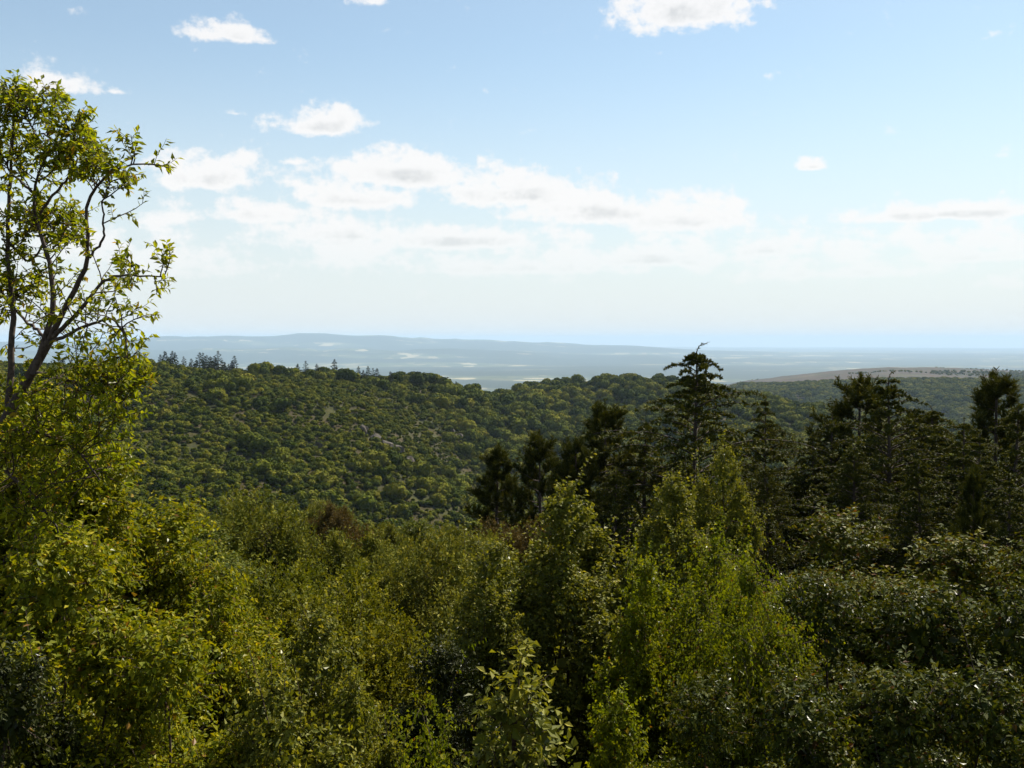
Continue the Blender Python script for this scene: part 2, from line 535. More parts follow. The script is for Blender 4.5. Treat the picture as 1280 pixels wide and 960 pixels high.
for a in (-math.pi, -2.2, -1.5, 1.5, 2.2, math.pi):                 # the wooded hill top behind the camera
    COLS.append((a, [(0.5, -1.7), (4, -2.0), (20, -3.0), (75, -4.0), (200, -10), (600, -60), (1500, -200), (3000, -440), (9000, -450)]))
COLS.sort(key=lambda c: c[0])
LR = np.linspace(math.log(0.5), math.log(9000), 420)
tab = np.stack([np.interp(LR, [math.log(r) for r, _ in c], [z for _, z in c]) for _, c in COLS])
AZ = np.linspace(-math.pi, math.pi, 1441)
caz = np.array([c[0] for c in COLS])
GRID = np.stack([np.interp(AZ, caz, tab[:, j]) for j in range(len(LR))], 1)
for _ in range(10):
    GRID[:, 1:-1] = (GRID[:, :-2] + 2 * GRID[:, 1:-1] + GRID[:, 2:]) / 4
for _ in range(24):
    GRID = (np.roll(GRID, 1, 0) + 2 * GRID + np.roll(GRID, -1, 0)) / 4


GULLY = [((p - 640) / F_PX * r, r) for p, r in ((672, 620), (650, 560), (622, 480), (580, 380), (530, 290))]
SPUR = [((p - 640) / F_PX * r, r) for p, r in ((385, 590), (440, 500), (490, 430), (515, 370))]


def fold(x, y, path, width, amp):
    """valley or rib along a line"""
    d = np.full(np.shape(x), 1e9)
    for (x0, y0), (x1, y1) in zip(path[:-1], path[1:]):
        ux, uy = x1 - x0, y1 - y0
        t = np.clip(((x - x0) * ux + (y - y0) * uy) / (ux * ux + uy * uy), 0, 1)
        d = np.minimum(d, np.hypot(x - x0 - t * ux, y - y0 - t * uy))
    return amp * np.exp(-(d / width) ** 2)


def ground(x, y):
    x, y = np.asarray(x, float), np.asarray(y, float)
    r = np.maximum(np.hypot(x, y), 0.5)
    a = np.arctan2(x, y)
    fi = (a + math.pi) / (2 * math.pi) * 1440
    fj = np.clip((np.log(r) - LR[0]) / (LR[-1] - LR[0]) * (len(LR) - 1), 0, len(LR) - 1.001)
    i, j = np.clip(fi.astype(int), 0, 1439), fj.astype(int)
    u, v = fi - i, fj - j
    z = (GRID[i, j] * (1 - u) + GRID[i + 1, j] * u) * (1 - v) + (GRID[i, j + 1] * (1 - u) + GRID[i + 1, j + 1] * u) * v
    z = z + fbm(x / 115, y / 115, 4, 1) * (14 + 14 * np.clip((r - 220) / 100, 0, 1) * np.clip((600 - r) / 120, 0, 1)) * np.clip((r - 130) / 300, 0, 1) * np.clip((9000 - r) / 3000, 0, 1)
    z = z + fold(x, y, GULLY, 42.0, -13.0) + fold(x, y, SPUR, 34.0, 7.0)
    z = z + fbm(x / 6, y / 6, 3, 3) * 0.9 * np.clip((r - 3) / 20, 0, 1)
    return z


def ground_mat():
    m, nt = mat_new('scrub_ground')
    N, L = nt.nodes.new, nt.links.new
    pos = N('ShaderNodeNewGeometry').outputs['Position']
    n1 = noise_node(nt, 0.035, 6.0, vec=pos)
    n2 = noise_node(nt, 0.35, 5.0, vec=pos)
    n3 = noise_node(nt, 0.004, 5.0, vec=pos)
    base = ramp(nt, n1, [(0.3, (0.024, 0.031, 0.006)), (0.45, (0.034, 0.035, 0.007)), (0.55, (0.037, 0.028, 0.009)), (0.68, (0.028, 0.034, 0.006))])
    fine = ramp(nt, n2, [(0.3, (0.45, 0.45, 0.45)), (0.7, (1.3, 1.25, 1.2))])
    mul = N('ShaderNodeMix'); mul.data_type = 'RGBA'; mul.blend_type = 'MULTIPLY'; mul.inputs[0].default_value = 1.0
    L(base, mul.inputs[6]); L(fine, mul.inputs[7])
    heath = ramp(nt, n3, [(0.3, (0.022, 0.022, 0.012)), (0.42, (0.042, 0.026, 0.019)), (0.48, (0.019, 0.022, 0.010)), (0.55, (0.046, 0.029, 0.020)), (0.60, (0.030, 0.035, 0.012)), (0.66, (0.058, 0.045, 0.026))])
    at = N('ShaderNodeAttribute'); at.attribute_name = 'heath'
    mx = N('ShaderNodeMix'); mx.data_type = 'RGBA'
    L(at.outputs['Fac'], mx.inputs[0]); L(mul.outputs[2], mx.inputs[6]); L(heath, mx.inputs[7])
    b = N('ShaderNodeBsdfPrincipled'); b.inputs['Roughness'].default_value = 0.95
    b.inputs['Specular IOR Level'].default_value = 0.1
    L(mx.outputs[2], b.inputs['Base Color'])
    bp = N('ShaderNodeBump'); bp.inputs['Strength'].default_value = 0.9; bp.inputs['Distance'].default_value = 0.8
    L(n2, bp.inputs['Height']); L(bp.outputs[0], b.inputs['Normal'])
    o = N('ShaderNodeOutputMaterial'); L(b.outputs[0], o.inputs[0])
    return m


def build_ground():
    fine = np.radians(np.arange(-36, 36.01, 0.22))
    rest = np.radians(np.arange(40, 321, 4.0))
    az = np.concatenate([fine, rest])
    r = np.concatenate([[0.0], np.geomspace(0.6, 8900, 300)])
    A, R = np.meshgrid(az, r, indexing='ij')
    X, Y = np.sin(A) * R, np.cos(A) * R
    Z = ground(X, Y)
    na, nr = A.shape
    idx = np.arange(na * nr).reshape(na, nr)
    nx = np.roll(idx, -1, 0)
    q = np.stack([idx[:, :-1], idx[:, 1:], nx[:, 1:], nx[:, :-1]], -1).reshape(-1, 4)
    me = mesh_arrays('ground', np.stack([X, Y, Z], -1).reshape(-1, 3), q, [ground_mat()], smooth=True)
    h = np.clip((R - 2750) / 250, 0, 1).ravel()
    at = me.attributes.new('heath', 'FLOAT', 'POINT')
    at.data.foreach_set('value', h.astype(np.float32))
    add('ground', me, kind='structure')


build_ground()


def plain_mat():
    m, nt = mat_new('farmland')
    N, L = nt.nodes.new, nt.links.new
    pos = N('ShaderNodeNewGeometry').outputs['Position']
    mp = N('ShaderNodeMapping'); mp.inputs['Scale'].default_value = (0.0042, 0.0020, 0.0)
    mp.inputs['Rotation'].default_value = (0, 0, 0.3)
    L(pos, mp.inputs[0])
    nz = N('ShaderNodeTexNoise'); nz.inputs['Scale'].default_value = 1.3
    L(mp.outputs[0], nz.inputs['Vector'])
    ad = N('ShaderNodeVectorMath'); ad.operation = 'MULTIPLY_ADD'
    L(nz.outputs['Color'], ad.inputs[0]); ad.inputs[1].default_value = (0.9, 0.9, 0); L(mp.outputs[0], ad.inputs[2])
    vo = N('ShaderNodeTexVoronoi'); vo.inputs['Scale'].default_value = 1.0
    L(ad.outputs[0], vo.inputs['Vector'])
    sp = N('ShaderNodeSeparateColor'); L(vo.outputs['Color'], sp.inputs[0])
    f1 = ramp(nt, sp.outputs[0], [(0.0, (0.03, 0.042, 0.015)), (0.4, (0.05, 0.062, 0.02)), (0.65, (0.07, 0.075, 0.03)), (0.74, (0.11, 0.105, 0.05)), (0.84, (0.17, 0.15, 0.08)), (0.93, (0.27, 0.235, 0.14))])
    mw = N('ShaderNodeMapping'); mw.inputs['Scale'].default_value = (0.00016, 0.00050, 0.0)
    L(pos, mw.inputs[0])
    wood = noise_node(nt, 1.0, 6.0, vec=mw.outputs[0])
    wf = N('ShaderNodeMapRange'); wf.interpolation_type = 'SMOOTHSTEP'
    L(wood, wf.inputs[0]); wf.inputs[1].default_value = 0.43; wf.inputs[2].default_value = 0.48
    mx = N('ShaderNodeMix'); mx.data_type = 'RGBA'
    L(wf.outputs[0], mx.inputs[0]); L(f1, mx.inputs[6]); mx.inputs[7].default_value = (0.018, 0.026, 0.010, 1)
    b = N('ShaderNodeBsdfPrincipled'); b.inputs['Roughness'].default_value = 0.95
    b.inputs['Specular IOR Level'].default_value = 0.1
    L(mx.outputs[2], b.inputs['Base Color'])
    o = N('ShaderNodeOutputMaterial'); L(b.outputs[0], o.inputs[0])
    return m


def build_plain():
    az = np.radians(np.concatenate([np.arange(-40, 40.01, 0.4), np.arange(46, 315, 6.0)]))
    r = np.geomspace(1500, 60000, 150)
    A, R = np.meshgrid(az, r, indexing='ij')
    X, Y = np.sin(A) * R, np.cos(A) * R
    Z = PLAIN_Z + fbm(X / 2600, Y / 2600, 4, 2) * 70 * np.clip((R - 3500) / 5000, 0, 1)
    # the long low range of hills beyond the farmland
    px = 640 + F_PX * np.tan(np.clip(A, -1.2, 1.2))
    crest = np.interp(px, [-400, 0, 150, 250, 330, 420, 520, 600, 680, 770, 880, 1000, 1300, 1800], [330, 300, 330, 420, 440, 455, 440, 420, 340, 260, 120, 60, 40, 40])
    crest = crest * 1.4
    inside = (A > -1.0) & (A < 1.0)
    bell = np.exp(-((R - 29000) / 4200.0) ** 2)
    ridge = crest * bell * (0.84 + 0.7 * fbm(X / 1900, Y / 4000, 5, 5)) * inside
    foot = crest * 0.42 * np.exp(-((R - 21500) / 2200.0) ** 2) * (0.7 + 1.0 * fbm(X / 1500, Y / 3000, 4, 6)) * inside
    Z = Z + ridge + foot
    na, nr = A.shape
    idx = np.arange(na * nr).reshape(na, nr)
    nx = np.roll(idx, -1, 0)
    q = np.stack([idx[:, :-1], idx[:, 1:], nx[:, 1:], nx[:, :-1]], -1).reshape(-1, 4)
    add('plain', mesh_arrays('plain', np.stack([X, Y, Z], -1).reshape(-1, 3), q, [plain_mat()], smooth=True), kind='structure')
    return float(Z.max())


ZTOP = build_plain()


def build_haze():
    r, lo, hi = 64000.0, -520.0, max(ZTOP, 20.0) + 15.0
    v = np.array([(x, y, z) for z in (lo, hi) for x, y in ((-r, -r), (r, -r), (r, r), (-r, r))])
    f = np.array([(3, 2, 1, 0), (4, 5, 6, 7), (0, 1, 5, 4), (1, 2, 6, 5), (2, 3, 7, 6), (3, 0, 4, 7)])
    m, nt = mat_new('haze_air')
    pv = nt.nodes.new('ShaderNodeVolumePrincipled')
    pv.inputs['Color'].default_value = (0.49, 0.66, 0.85, 1)
    pv.inputs['Density'].default_value = 0.00004
    pv.inputs['Anisotropy'].default_value = 0.05
    o = nt.nodes.new('ShaderNodeOutputMaterial')
    nt.links.new(pv.outputs[0], o.inputs['Volume'])
    add('haze', mesh_arrays('haze', v, f, [m]), kind='stuff')


build_haze()


# ------------------------------------------------------------------ opposite hillside
def scrub_mesh(seed, h=5.0, w=6.0, n=760):
    g = np.random.default_rng(seed)
    nl = 9
    th = g.uniform(0, 2 * np.pi, nl); rr = np.sqrt(g.random(nl)) * w * 0.33
    c = np.stack([np.cos(th) * rr, np.sin(th) * rr, h * g.uniform(0.32, 0.62, nl)], 1)
    c[0] = (0, 0, h * 0.62)
    rad = g.uniform(0.2, 0.34, nl) * w
    k = g.integers(0, nl, n)
    d = unit(g.normal(size=(n, 3)) * np.array([1, 1, 0.9]) + np.array([0, 0, 0.25]))
    P = c[k] + d * (rad[k] * g.uniform(0.78, 1.06, n))[:, None] * np.array([1, 1, 0.85])
    up = unit(d + g.normal(size=(n, 3)) * 0.28)
    A = unit(np.cross(up, g.normal(size=(n, 3)))); S = np.cross(up, A)
    s = g.uniform(0.45, 0.95, n) * w / 6
    V1 = blades(P - A * s[:, None] * 0.5, A, S, s, s * 0.9)
    # inner lobes so that the crown is not see-through
    parts = [V1]
    ico = bpy.data.meshes.new('t')
    bm = bmesh.new(); bmesh.ops.create_icosphere(bm, subdivisions=1, radius=1.0); bm.to_mesh(ico); bm.free()
    iv = np.array([v.co[:] for v in ico.vertices]); itf = np.array([p.vertices[:] for p in ico.polygons])
    bpy.data.meshes.remove(ico)
    for i in range(nl):
        parts.append((c[i] + iv * rad[i] * np.array([0.82, 0.82, 0.7]) * g.uniform(0.9, 1.1, iv.shape), itf))
    tv, tq = tubes(np.array([[[0, 0, -1.0], [0.1, 0, h * 0.25], [0, 0.1, h * 0.5]]]), np.array([[0.22, 0.17, 0.1]]), 5)
    v, fs = merge(parts + [(tv, tq)])
    midx = np.concatenate([np.zeros(sum(len(f) for f in fs[:-1]), int), np.ones(len(fs[-1]), int)])
    return set_tip(mesh_arrays('scrub_oak', v, fs, [M['oak'], M['bark']], midx), [0.6], len(v))


def ridge_conifer_mesh(seed, h=11.0, w=4.2, n=420, blunt=0.0):
    g = np.random.default_rng(seed)
    t = g.random(n) ** 0.8
    prof = (1 - t) ** (0.9 - blunt) * (0.75 + 0.35 * np.sin(t * 38 + seed))
    th = g.uniform(0, 2 * np.pi, n)
    rr = prof * w * 0.5 * np.sqrt(g.uniform(0.15, 1, n))
    P = np.stack([np.cos(th) * rr, np.sin(th) * rr, h * (0.1 + 0.9 * t)], 1)
    A = unit(np.stack([np.cos(th), np.sin(th), g.uniform(-0.5, 0.4, n)], 1))
    S = unit(np.cross(A, unit(g.normal(size=(n, 3)) * 0.5 + np.array([0, 0, 1.0]))))
    s = g.uniform(0.5, 1.1, n) * (0.35 + 0.65 * (1 - t))
    parts = [blades(P, A, S, s * 1.1, s * 0.75)]
    tv, tq = tubes(np.array([[[0, 0, -1.0], [0, 0, h * 0.5], [0, 0, h * 1.0]]]), np.array([[0.22, 0.14, 0.03]]), 5)
    v, fs = merge(parts + [(tv, tq)])
    midx = np.concatenate([np.zeros(len(fs[0]), int), np.ones(len(fs[1]), int)])
    return set_tip(mesh_arrays('ridge_conifer', v, fs, [M['ridgefir'], M['bark']], midx), [0.6], len(v))


def gn_scatter(name, P, rot, scl, idx, sources):
    me = bpy.data.meshes.new(name)
    me.vertices.add(len(P)); me.vertices.foreach_set('co', np.asarray(P, np.float32).ravel())
    for nm, tp, dat in (('rot', 'FLOAT', rot), ('scl', 'FLOAT', scl), ('idx', 'INT', idx)):
        at = me.attributes.new(nm, tp, 'POINT')
        at.data.foreach_set('value', np.asarray(dat, np.float32 if tp == 'FLOAT' else np.int32))
    o = add(name, me, kind='stuff')
    ng = bpy.data.node_groups.new(name + '_scatter', 'GeometryNodeTree')
    ng.interface.new_socket('Geometry', in_out='INPUT', socket_type='NodeSocketGeometry')
    ng.interface.new_socket('Geometry', in_out='OUTPUT', socket_type='NodeSocketGeometry')
    N, L = ng.nodes.new, ng.links.new
    gi, go = N('NodeGroupInput'), N('NodeGroupOutput')
    g2i = N('GeometryNodeGeometryToInstance')
    for s in sources:
        oi = N('GeometryNodeObjectInfo'); oi.transform_space = 'ORIGINAL'
        oi.inputs['Object'].default_value = s
        L(oi.outputs['Geometry'], g2i.inputs[0])
    ip = N('GeometryNodeInstanceOnPoints')
    L(gi.outputs[0], ip.inputs['Points']); L(g2i.outputs[0], ip.inputs['Instance'])
    ip.inputs['Pick Instance'].default_value = True

    def named(nm, tp):
        n = N('GeometryNodeInputNamedAttribute'); n.data_type = tp
        n.inputs['Name'].default_value = nm
        return n.outputs['Attribute']
    L(named('idx', 'INT'), ip.inputs['Instance Index'])
    cx = N('ShaderNodeCombineXYZ'); L(named('rot', 'FLOAT'), cx.inputs[2])
    L(cx.outputs[0], ip.inputs['Rotation'])
    L(named('scl', 'FLOAT'), ip.inputs['Scale'])
    L(ip.outputs[0], go.inputs[0])
    md = o.modifiers.new('scatter', 'NODES'); md.node_group = ng
    return o


def build_hillside():
    g = np.random.default_rng(21)
    # jittered candidates over the sector in view
    step = 4.9
    xs, ys = np.meshgrid(np.arange(-420, 560, step), np.arange(120, 1150, step))
    x = (xs + g.uniform(-0.5, 0.5, xs.shape) * step).ravel(); y = (ys + g.uniform(-0.5, 0.5, ys.shape) * step).ravel()
    px = 640 + F_PX * x / y
    keep = (px > -120) & (px < 1400)
    x, y, px = x[keep], y[keep], px[keep]
    z = ground(x, y)
    gx, gy = to_px(np.stack([x, y, z], 1))
    # open heath on the upper left slope, bare spur running down to the gully
    clear = fbm(x / 34, y / 34, 4, 4)
    openf = np.where((px < 560) & (y > 300), np.interp(gy, [462, 480, 505, 560, 610], [-0.02, 0.09, 0.22, 0.23, 0.06]), -0.12)
    spur = np.abs((gy - 470) - (px - 330) * 0.55)
    openf = openf + np.where((px > 330) & (px < 640), np.interp(spur, [0, 22, 40], [0.16, 0.08, 0.0]), 0)
    ok = clear > openf - 0.1
    dist = np.hypot(x, y)
    ok &= dist > 150
    thin = g.random(len(x)) < np.interp(dist, [400, 700, 1150], [1.0, 0.85, 0.6])
    ok &= thin
    # trees hidden behind the crest are not needed
    ok &= dist < np.interp(px, [0, 300, 500, 600, 660, 800, 1000, 1300], [690, 700, 720, 790, 930, 1010, 1010, 1010])
    x, y, z, px, gy, dist = x[ok], y[ok], z[ok], px[ok], gy[ok], dist[ok]
    n = len(x)
    s = np.clip(g.lognormal(-0.06, 0.48, n), 0.35, 2.3) * np.interp(dist, [200, 350, 600, 1000], [0.5, 0.62, 0.9, 1.05])
    s = np.where((px < 320) & (dist > 560), s * 0.6, s)
    smallz = fbm(x / 34, y / 34, 4, 4) < 0.06
    s = np.where((px < 560) & smallz, s * 0.7, s)
    rot = g.uniform(0, 6.28, n)
    idx = g.integers(0, 6, n)
    meshes = [scrub_mesh(100 + i, h=g.uniform(5.0, 6.4), w=g.uniform(5.4, 6.6)) for i in range(6)]
    # the 300 that show largest in view stand as trees of their own
    vis = (px > 150) & (px < 1010) & (gy > 455) & (gy < np.interp(px, [150, 260, 560, 600, 760, 1010], [600, 612, 625, 540, 500, 480]))
    score = np.where(vis, s / dist, 0)
    score *= np.where(px > 640, 1.25, 1.0)
    order = np.argsort(-score)
    big = order[:300]
    firsts = {}
    for k in big:
        i = int(idx[k])
        o = add('scrub_oak', meshes[i], cat='tree', group='rounded scrub oaks on the opposite hillside')
        up = gy[k] < np.interp(px[k], [150, 400, 560, 660, 790, 1010], [490, 500, 520, 520, 500, 510])
        if px[k] > 655:
            o['label'] = 'rounded green oak in the closed wood on the farther rounded hill'
            o['group'] = 'oaks of the wooded farther hill'
        elif up:
            o['label'] = 'rounded olive-green oak among the crowns just below the hill crest with conifers'
            o['group'] = 'oaks below the conifer crest'
        else:
            o['label'] = 'rounded olive-green oak on the open lower hillside across the valley'
            o['group'] = 'oaks on the lower hillside'
        o.location = (x[k], y[k], z[k] - 0.3); o.rotation_euler = (0, 0, rot[k]); o.scale = (s[k],) * 3
        firsts.setdefault(i, o)
    srcs = []
    for i in range(6):
        if i not in firsts:
            firsts[i] = next(iter(firsts.values()))
        srcs.append(firsts[i])
    rest = np.setdiff1d(np.arange(n), big)
    gn_scatter('hillside_wood', np.stack([x, y, z - 0.3], 1)[rest], rot[rest], s[rest], idx[rest], srcs)

    # low heath and bushes between the oaks
    m = 30000
    az = np.arctan((g.uniform(-60, 760, m) - 640) / F_PX); r = np.sqrt(g.uniform(190 ** 2, 720 ** 2, m))
    hx, hy = np.sin(az) * r, np.cos(az) * r
    gn_scatter('hillside_heath', np.stack([hx, hy, ground(hx, hy) - 0.15], 1), g.uniform(0, 6.28, m), np.clip(g.lognormal(-1.15, 0.42, m), 0.12, 0.65), g.integers(0, 6, m), srcs)

    # wooded hill farther right
    m = 16000
    az = np.arctan((g.uniform(820, 1420, m) - 640) / F_PX); r = g.uniform(1500, 2900, m)
    hx, hy = np.sin(az) * r, np.cos(az) * r
    gn_scatter('distant_wood', np.stack([hx, hy, ground(hx, hy) - 0.5], 1), g.uniform(0, 6.28, m), g.uniform(1.2, 2.6, m), g.integers(0, 6, m), srcs)

    m = 9000
    az = np.arctan((g.uniform(860, 1420, m) - 640) / F_PX); r = g.uniform(2950, 5400, m)
    hx, hy = np.sin(az) * r, np.cos(az) * r
    ok = fbm(hx / 330, hy / 420, 4, 2) > 0.07
    hx, hy = hx[ok], hy[ok]; m = len(hx)
    gn_scatter('plateau_copses', np.stack([hx, hy, ground(hx, hy) - 0.5], 1), g.uniform(0, 6.28, m), g.uniform(0.7, 1.6, m), g.integers(0, 6, m), srcs)

    # conifers on the crest
    cm = [ridge_conifer_mesh(300 + i, h=10 + i * 0.7, w=3.6 + 0.35 * i, blunt=0.12 * (i % 3)) for i in range(5)]
    pts = []
    for k in range(96):                                             # the plantation edge on the left
        pts.append((60 + k * 2.45 + g.uniform(-3, 3), g.uniform(606, 646), float(np.clip(g.normal(0.74, 0.18), 0.4, 1.2)), 'dark conifer in the dense row along the hill crest', 'conifer row along the crest'))
    for p, sc, in ((346, .6), (356, .5), (372, .95), (382, .9), (396, .95), (402, .7), (418, 1.15), (424, .6)):
        pts.append((p, 636, sc * 1.0, 'slim dark conifer standing apart on the hill crest', 'single conifers on the crest'))
    for p, sc in ((448, .8), (454, .75), (460, .85), (466, .75), (471, .9), (488, .75), (570, .75)):
        pts.append((p, 655 if p < 500 else 705, sc, 'short dark conifer in a small clump farther down the crest', 'small conifer clump on the crest'))
    for p, sc in ((600, .7), (612, .8), (628, .85), (640, .8), (655, .85), (668, .95)):
        pts.append((p, 770, sc, 'dark bushy tree in the saddle between the two hills', 'trees in the saddle'))
    for p, r, sc, lab, grp in pts:
        X = (p - 640) / F_PX * r
        o = add('crest_conifer', cm[int(g.integers(0, 5))], label=lab, cat='tree', group=grp)
        o.location = (X, r, float(ground(X, r)) - 0.3)
        wide = 1.5 if 'saddle' in lab else 1.0
        sc *= 1.12
        o.scale = (sc * wide * 1.6, sc * wide * 1.6, sc * (0.85 if 'saddle' in lab else 1.0)); o.rotation_euler = (0, 0, g.uniform(0, 6))

    # rock outcrops on the spur
    rocks = [(440, 528, 5), (452, 540, 6), (468, 552, 6), (482, 560, 7), (498, 566, 7), (510, 578, 6), (385, 545, 5), (372, 556, 5), (398, 560, 5),
             (350, 600, 4), (342, 605, 3.5), (565, 540, 5), (575, 548, 5), (300, 490, 4), (268, 520, 3), (250, 526, 3), (700, 520, 6), (520, 590, 5), (425, 520, 4)]
    for k, (p, yy, sz) in enumerate(rocks):
        best = None
        for r in np.arange(280, 950, 2.0):
            X = (p - 640) / F_PX * r
            zz = float(ground(X, r))
            q = HORIZON - zz / r * F_PX
            if best is None or abs(q - yy) < best[0]:
                best = (abs(q - yy), X, r, zz)
        gg = np.random.default_rng(500 + k)
        bm = bmesh.new()
        bmesh.ops.create_icosphere(bm, subdivisions=2, radius=1.0)
        for v in bm.verts:
            c = v.co
            f = 1 + 1.3 * float(fbm(np.array(c.x * 1.7 + k * 5), np.array(c.y * 1.7 + c.z * 1.3), 3, k))
            v.co = Vector((round(c.x * 2.6) / 2.6 * 0.4 + c.x * 0.6, c.y, round(c.z * 3.0) / 3.0 * 0.5 + c.z * 0.5)) * f
        me = bpy.data.meshes.new('rock_outcrop'); bm.to_mesh(me); bm.free(); me.materials.append(M['rock'])
        o = add('rock_outcrop', me, label='grey-brown rock outcrop showing between the bushes on the opposite hillside', cat='rock', group='rock outcrops on the hillside')
        o.location = (best[1], best[2], best[3] + sz * 0.02); o.scale = (sz * 0.45, sz * 0.4, sz * 0.42); o.rotation_euler = (0, 0, gg.uniform(0, 6))


build_hillside()


# ------------------------------------------------------------------ conifers on the near slope
def cedar_meshes(seed, h=10.0, w=6.0, n_br=70, nod=0.45):
    g = np.random.default_rng(seed)
    K = 12
    t = np.linspace(0, 1, K)
    lean = np.array([g.uniform(-1, 1), g.uniform(-1, 1)])
    tr = np.stack([np.zeros(K), np.zeros(K), h * t], 1)
    tr[:, 0] += 0.06 * h * 0.15 * np.sin(t * 5 + seed)
    tip = tr[-1].copy()                                              # nodding leader
    lead = np.stack([tip + np.array([0.02, 0, 0.0]), tip + np.array([0.10, 0, 0.28]), tip + np.array([0.28, 0.0, 0.46]), tip + np.array([0.55, 0, 0.5]), tip + np.array([0.9, 0, 0.62])]) * 1.0
    lead = tip + (lead - tip) * nod / 0.45
    leadr = resample(lead, K)
    trunk = tubes(np.stack([tr, leadr]), np.stack([np.interp(t, [0, 1], [0.17, 0.022]), np.interp(t, [0, 1], [0.014, 0.004])]), 7)
    # whorled branches
    tb = np.sort(g.uniform(0.06, 1.0, n_br)) ** 0.92
    tb = tb / tb.max() * 0.985
    th = np.arange(n_br) * 2.39996 + g.uniform(-0.5, 0.5, n_br)
    Lb = w * 0.5 * np.interp(1 - tb, [0, 0.04, 0.09, 0.15, 0.22, 0.32, 0.5, 1], [0.03, 0.16, 0.22, 0.30, 0.46, 0.78, 1.0, 1.05]) * g.uniform(0.5, 1.3, n_br) * (1 + 0.22 * np.sin(tb * 46 + seed))
    B = []
    Kb = 9
    s = np.linspace(0, 1, Kb)
    for i in range(n_br):
        o = np.array([np.interp(tb[i], t, tr[:, 0]), 0, h * tb[i]])
        out = np.array([math.cos(th[i]), math.sin(th[i]), 0])
        rise = np.interp(tb[i], [0, 0.5, 1], [0.10, 0.22, 0.5]); drop = np.interp(tb[i], [0, 0.8, 1], [0.26, 0.34, 0.62])
        z = Lb[i] * (rise * s * 1.6 - drop * s ** 2.4 * 1.3)
        B.append(o + out * (Lb[i] * s)[:, None] + np.array([0, 0, 1]) * z[:, None] + g.normal(size=(Kb, 3)) * 0.02 * (s[:, None]))
    B = np.array(B)
    br = tubes(B, np.interp(s, [0, 1], [0.04, 0.006])[None, :] * (0.4 + 0.6 * (Lb / Lb.max()))[:, None], 4)
    # flat sprays of side twigs
    tw = grow(B, 30, 0.10, 1.0, 0.75, 5, g, out_mix=0.72, up=0.0, jitter=0.12, taper_len=0.55, bend=-0.07)
    flat = tw - tw[:, :1]
    flat[:, :, 2] *= 0.5
    scale = np.repeat(np.clip(Lb / Lb.max(), 0.16, 1), 30)[:, None, None]
    tw = tw[:, :1] + flat * scale
    P, T = along(tw, 15, 0.05, 1.0, g)
    P2, T2 = along(B, 40, 0.15, 1.0, g)
    P3, T3 = along(leadr[None], 40, 0.0, 0.8, g)
    P, T = np.concatenate([P, P2, P3]), np.concatenate([T, T2, T3])
    A, S, _ = leaf_frames(P, T, g, 0.85, 0.12, 0.7)
    n = len(P)
    per = np.concatenate([np.repeat(np.clip(Lb / Lb.max(), 0.16, 1), 30 * 15), np.repeat(np.clip(Lb / Lb.max(), 0.16, 1), 40), np.full(40, 0.1)])
    L = g.uniform(0.08, 0.17, n) * (0.45 + 0.55 * per)
    v, q = blades(P, A, S, L, L * 0.46)
    return (mesh_arrays('trunk', *trunk, [M['bark']], smooth=True), mesh_arrays('branches', *br, [M['bark']], smooth=True),
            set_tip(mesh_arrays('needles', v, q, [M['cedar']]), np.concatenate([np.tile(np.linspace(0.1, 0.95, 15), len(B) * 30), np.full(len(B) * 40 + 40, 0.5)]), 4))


def pine_meshes(seed, h=9.0, w=5.0, n_br=64):
    g = np.random.default_rng(seed)
    K = 10
    t = np.linspace(0, 1, K)
    tr = np.stack([0.12 * np.sin(t * 4 + seed), 0.1 * np.cos(t * 3 + seed), h * t], 1)
    trunk = tubes(tr[None], np.interp(t, [0, 1], [0.16, 0.03])[None], 7)
    tb = np.concatenate([np.linspace(0.08, 0.97, n_br)]) + g.uniform(-0.015, 0.015, n_br)
    th = np.arange(n_br) * 2.39996 + g.uniform(-0.5, 0.5, n_br)
    Lb = w * 0.5 * (np.clip(1 - tb, 0, 1) ** 0.7 * 0.97 + 0.07) * g.uniform(0.6, 1.2, n_br)
    Kb = 8
    s = np.linspace(0, 1, Kb)
    B = []
    for i in range(n_br):
        o = np.array([np.interp(tb[i], t, tr[:, 0]), np.interp(tb[i], t, tr[:, 1]), h * tb[i]])
        out = np.array([math.cos(th[i]), math.sin(th[i]), 0])
        B.append(o + out * (Lb[i] * s)[:, None] + np.array([0, 0, 1]) * (Lb[i] * (0.12 * s + 0.42 * s ** 2))[:, None] + g.normal(size=(Kb, 3)) * 0.03 * s[:, None])
    B = np.array(B)
    br = tubes(B, np.interp(s, [0, 1], [0.045, 0.012])[None, :] * (0.4 + 0.6 * (Lb / Lb.max()))[:, None], 4)
    sh = grow(B, 13, 0.22, 1.0, 0.55, 5, g, out_mix=0.55, up=0.45, jitter=0.10, taper_len=0.2, bend=0.12)
    ends = B[:, -3:, :]
    ends = np.stack([resample(e, 5) for e in ends])
    top = resample(np.array([tr[-1], tr[-1] + [0.02, 0, 0.25], tr[-1] + [0, 0.02, 0.5]]), 5)[None]
    sh = np.concatenate([sh, ends, top, grow(tr[None], 6, 0.93, 1.0, 0.5, 5, g, out_mix=0.4, up=0.5, jitter=0.08)])
    P, T = along(sh, 50, 0.05, 1.0, g)
    n = len(P)
    r = g.normal(size=(n, 3)); r -= T * (r * T).sum(1, keepdims=True)
    A = unit(T * 0.75 + unit(r) * 0.8 + np.array([0, 0, 0.12]))
    S = unit(np.cross(A, g.normal(size=(n, 3))))
    L = g.uniform(0.11, 0.20, n)
    v, q = blades(P, A, S, L, L * 0.18)
    return (mesh_arrays('trunk', *trunk, [M['bark']], smooth=True), mesh_arrays('branches', *br, [M['bark']], smooth=True),
            set_tip(mesh_arrays('needles', v, q, [M['pine']]), np.tile(np.linspace(0.0, 1.0, 50), len(sh)), 4))


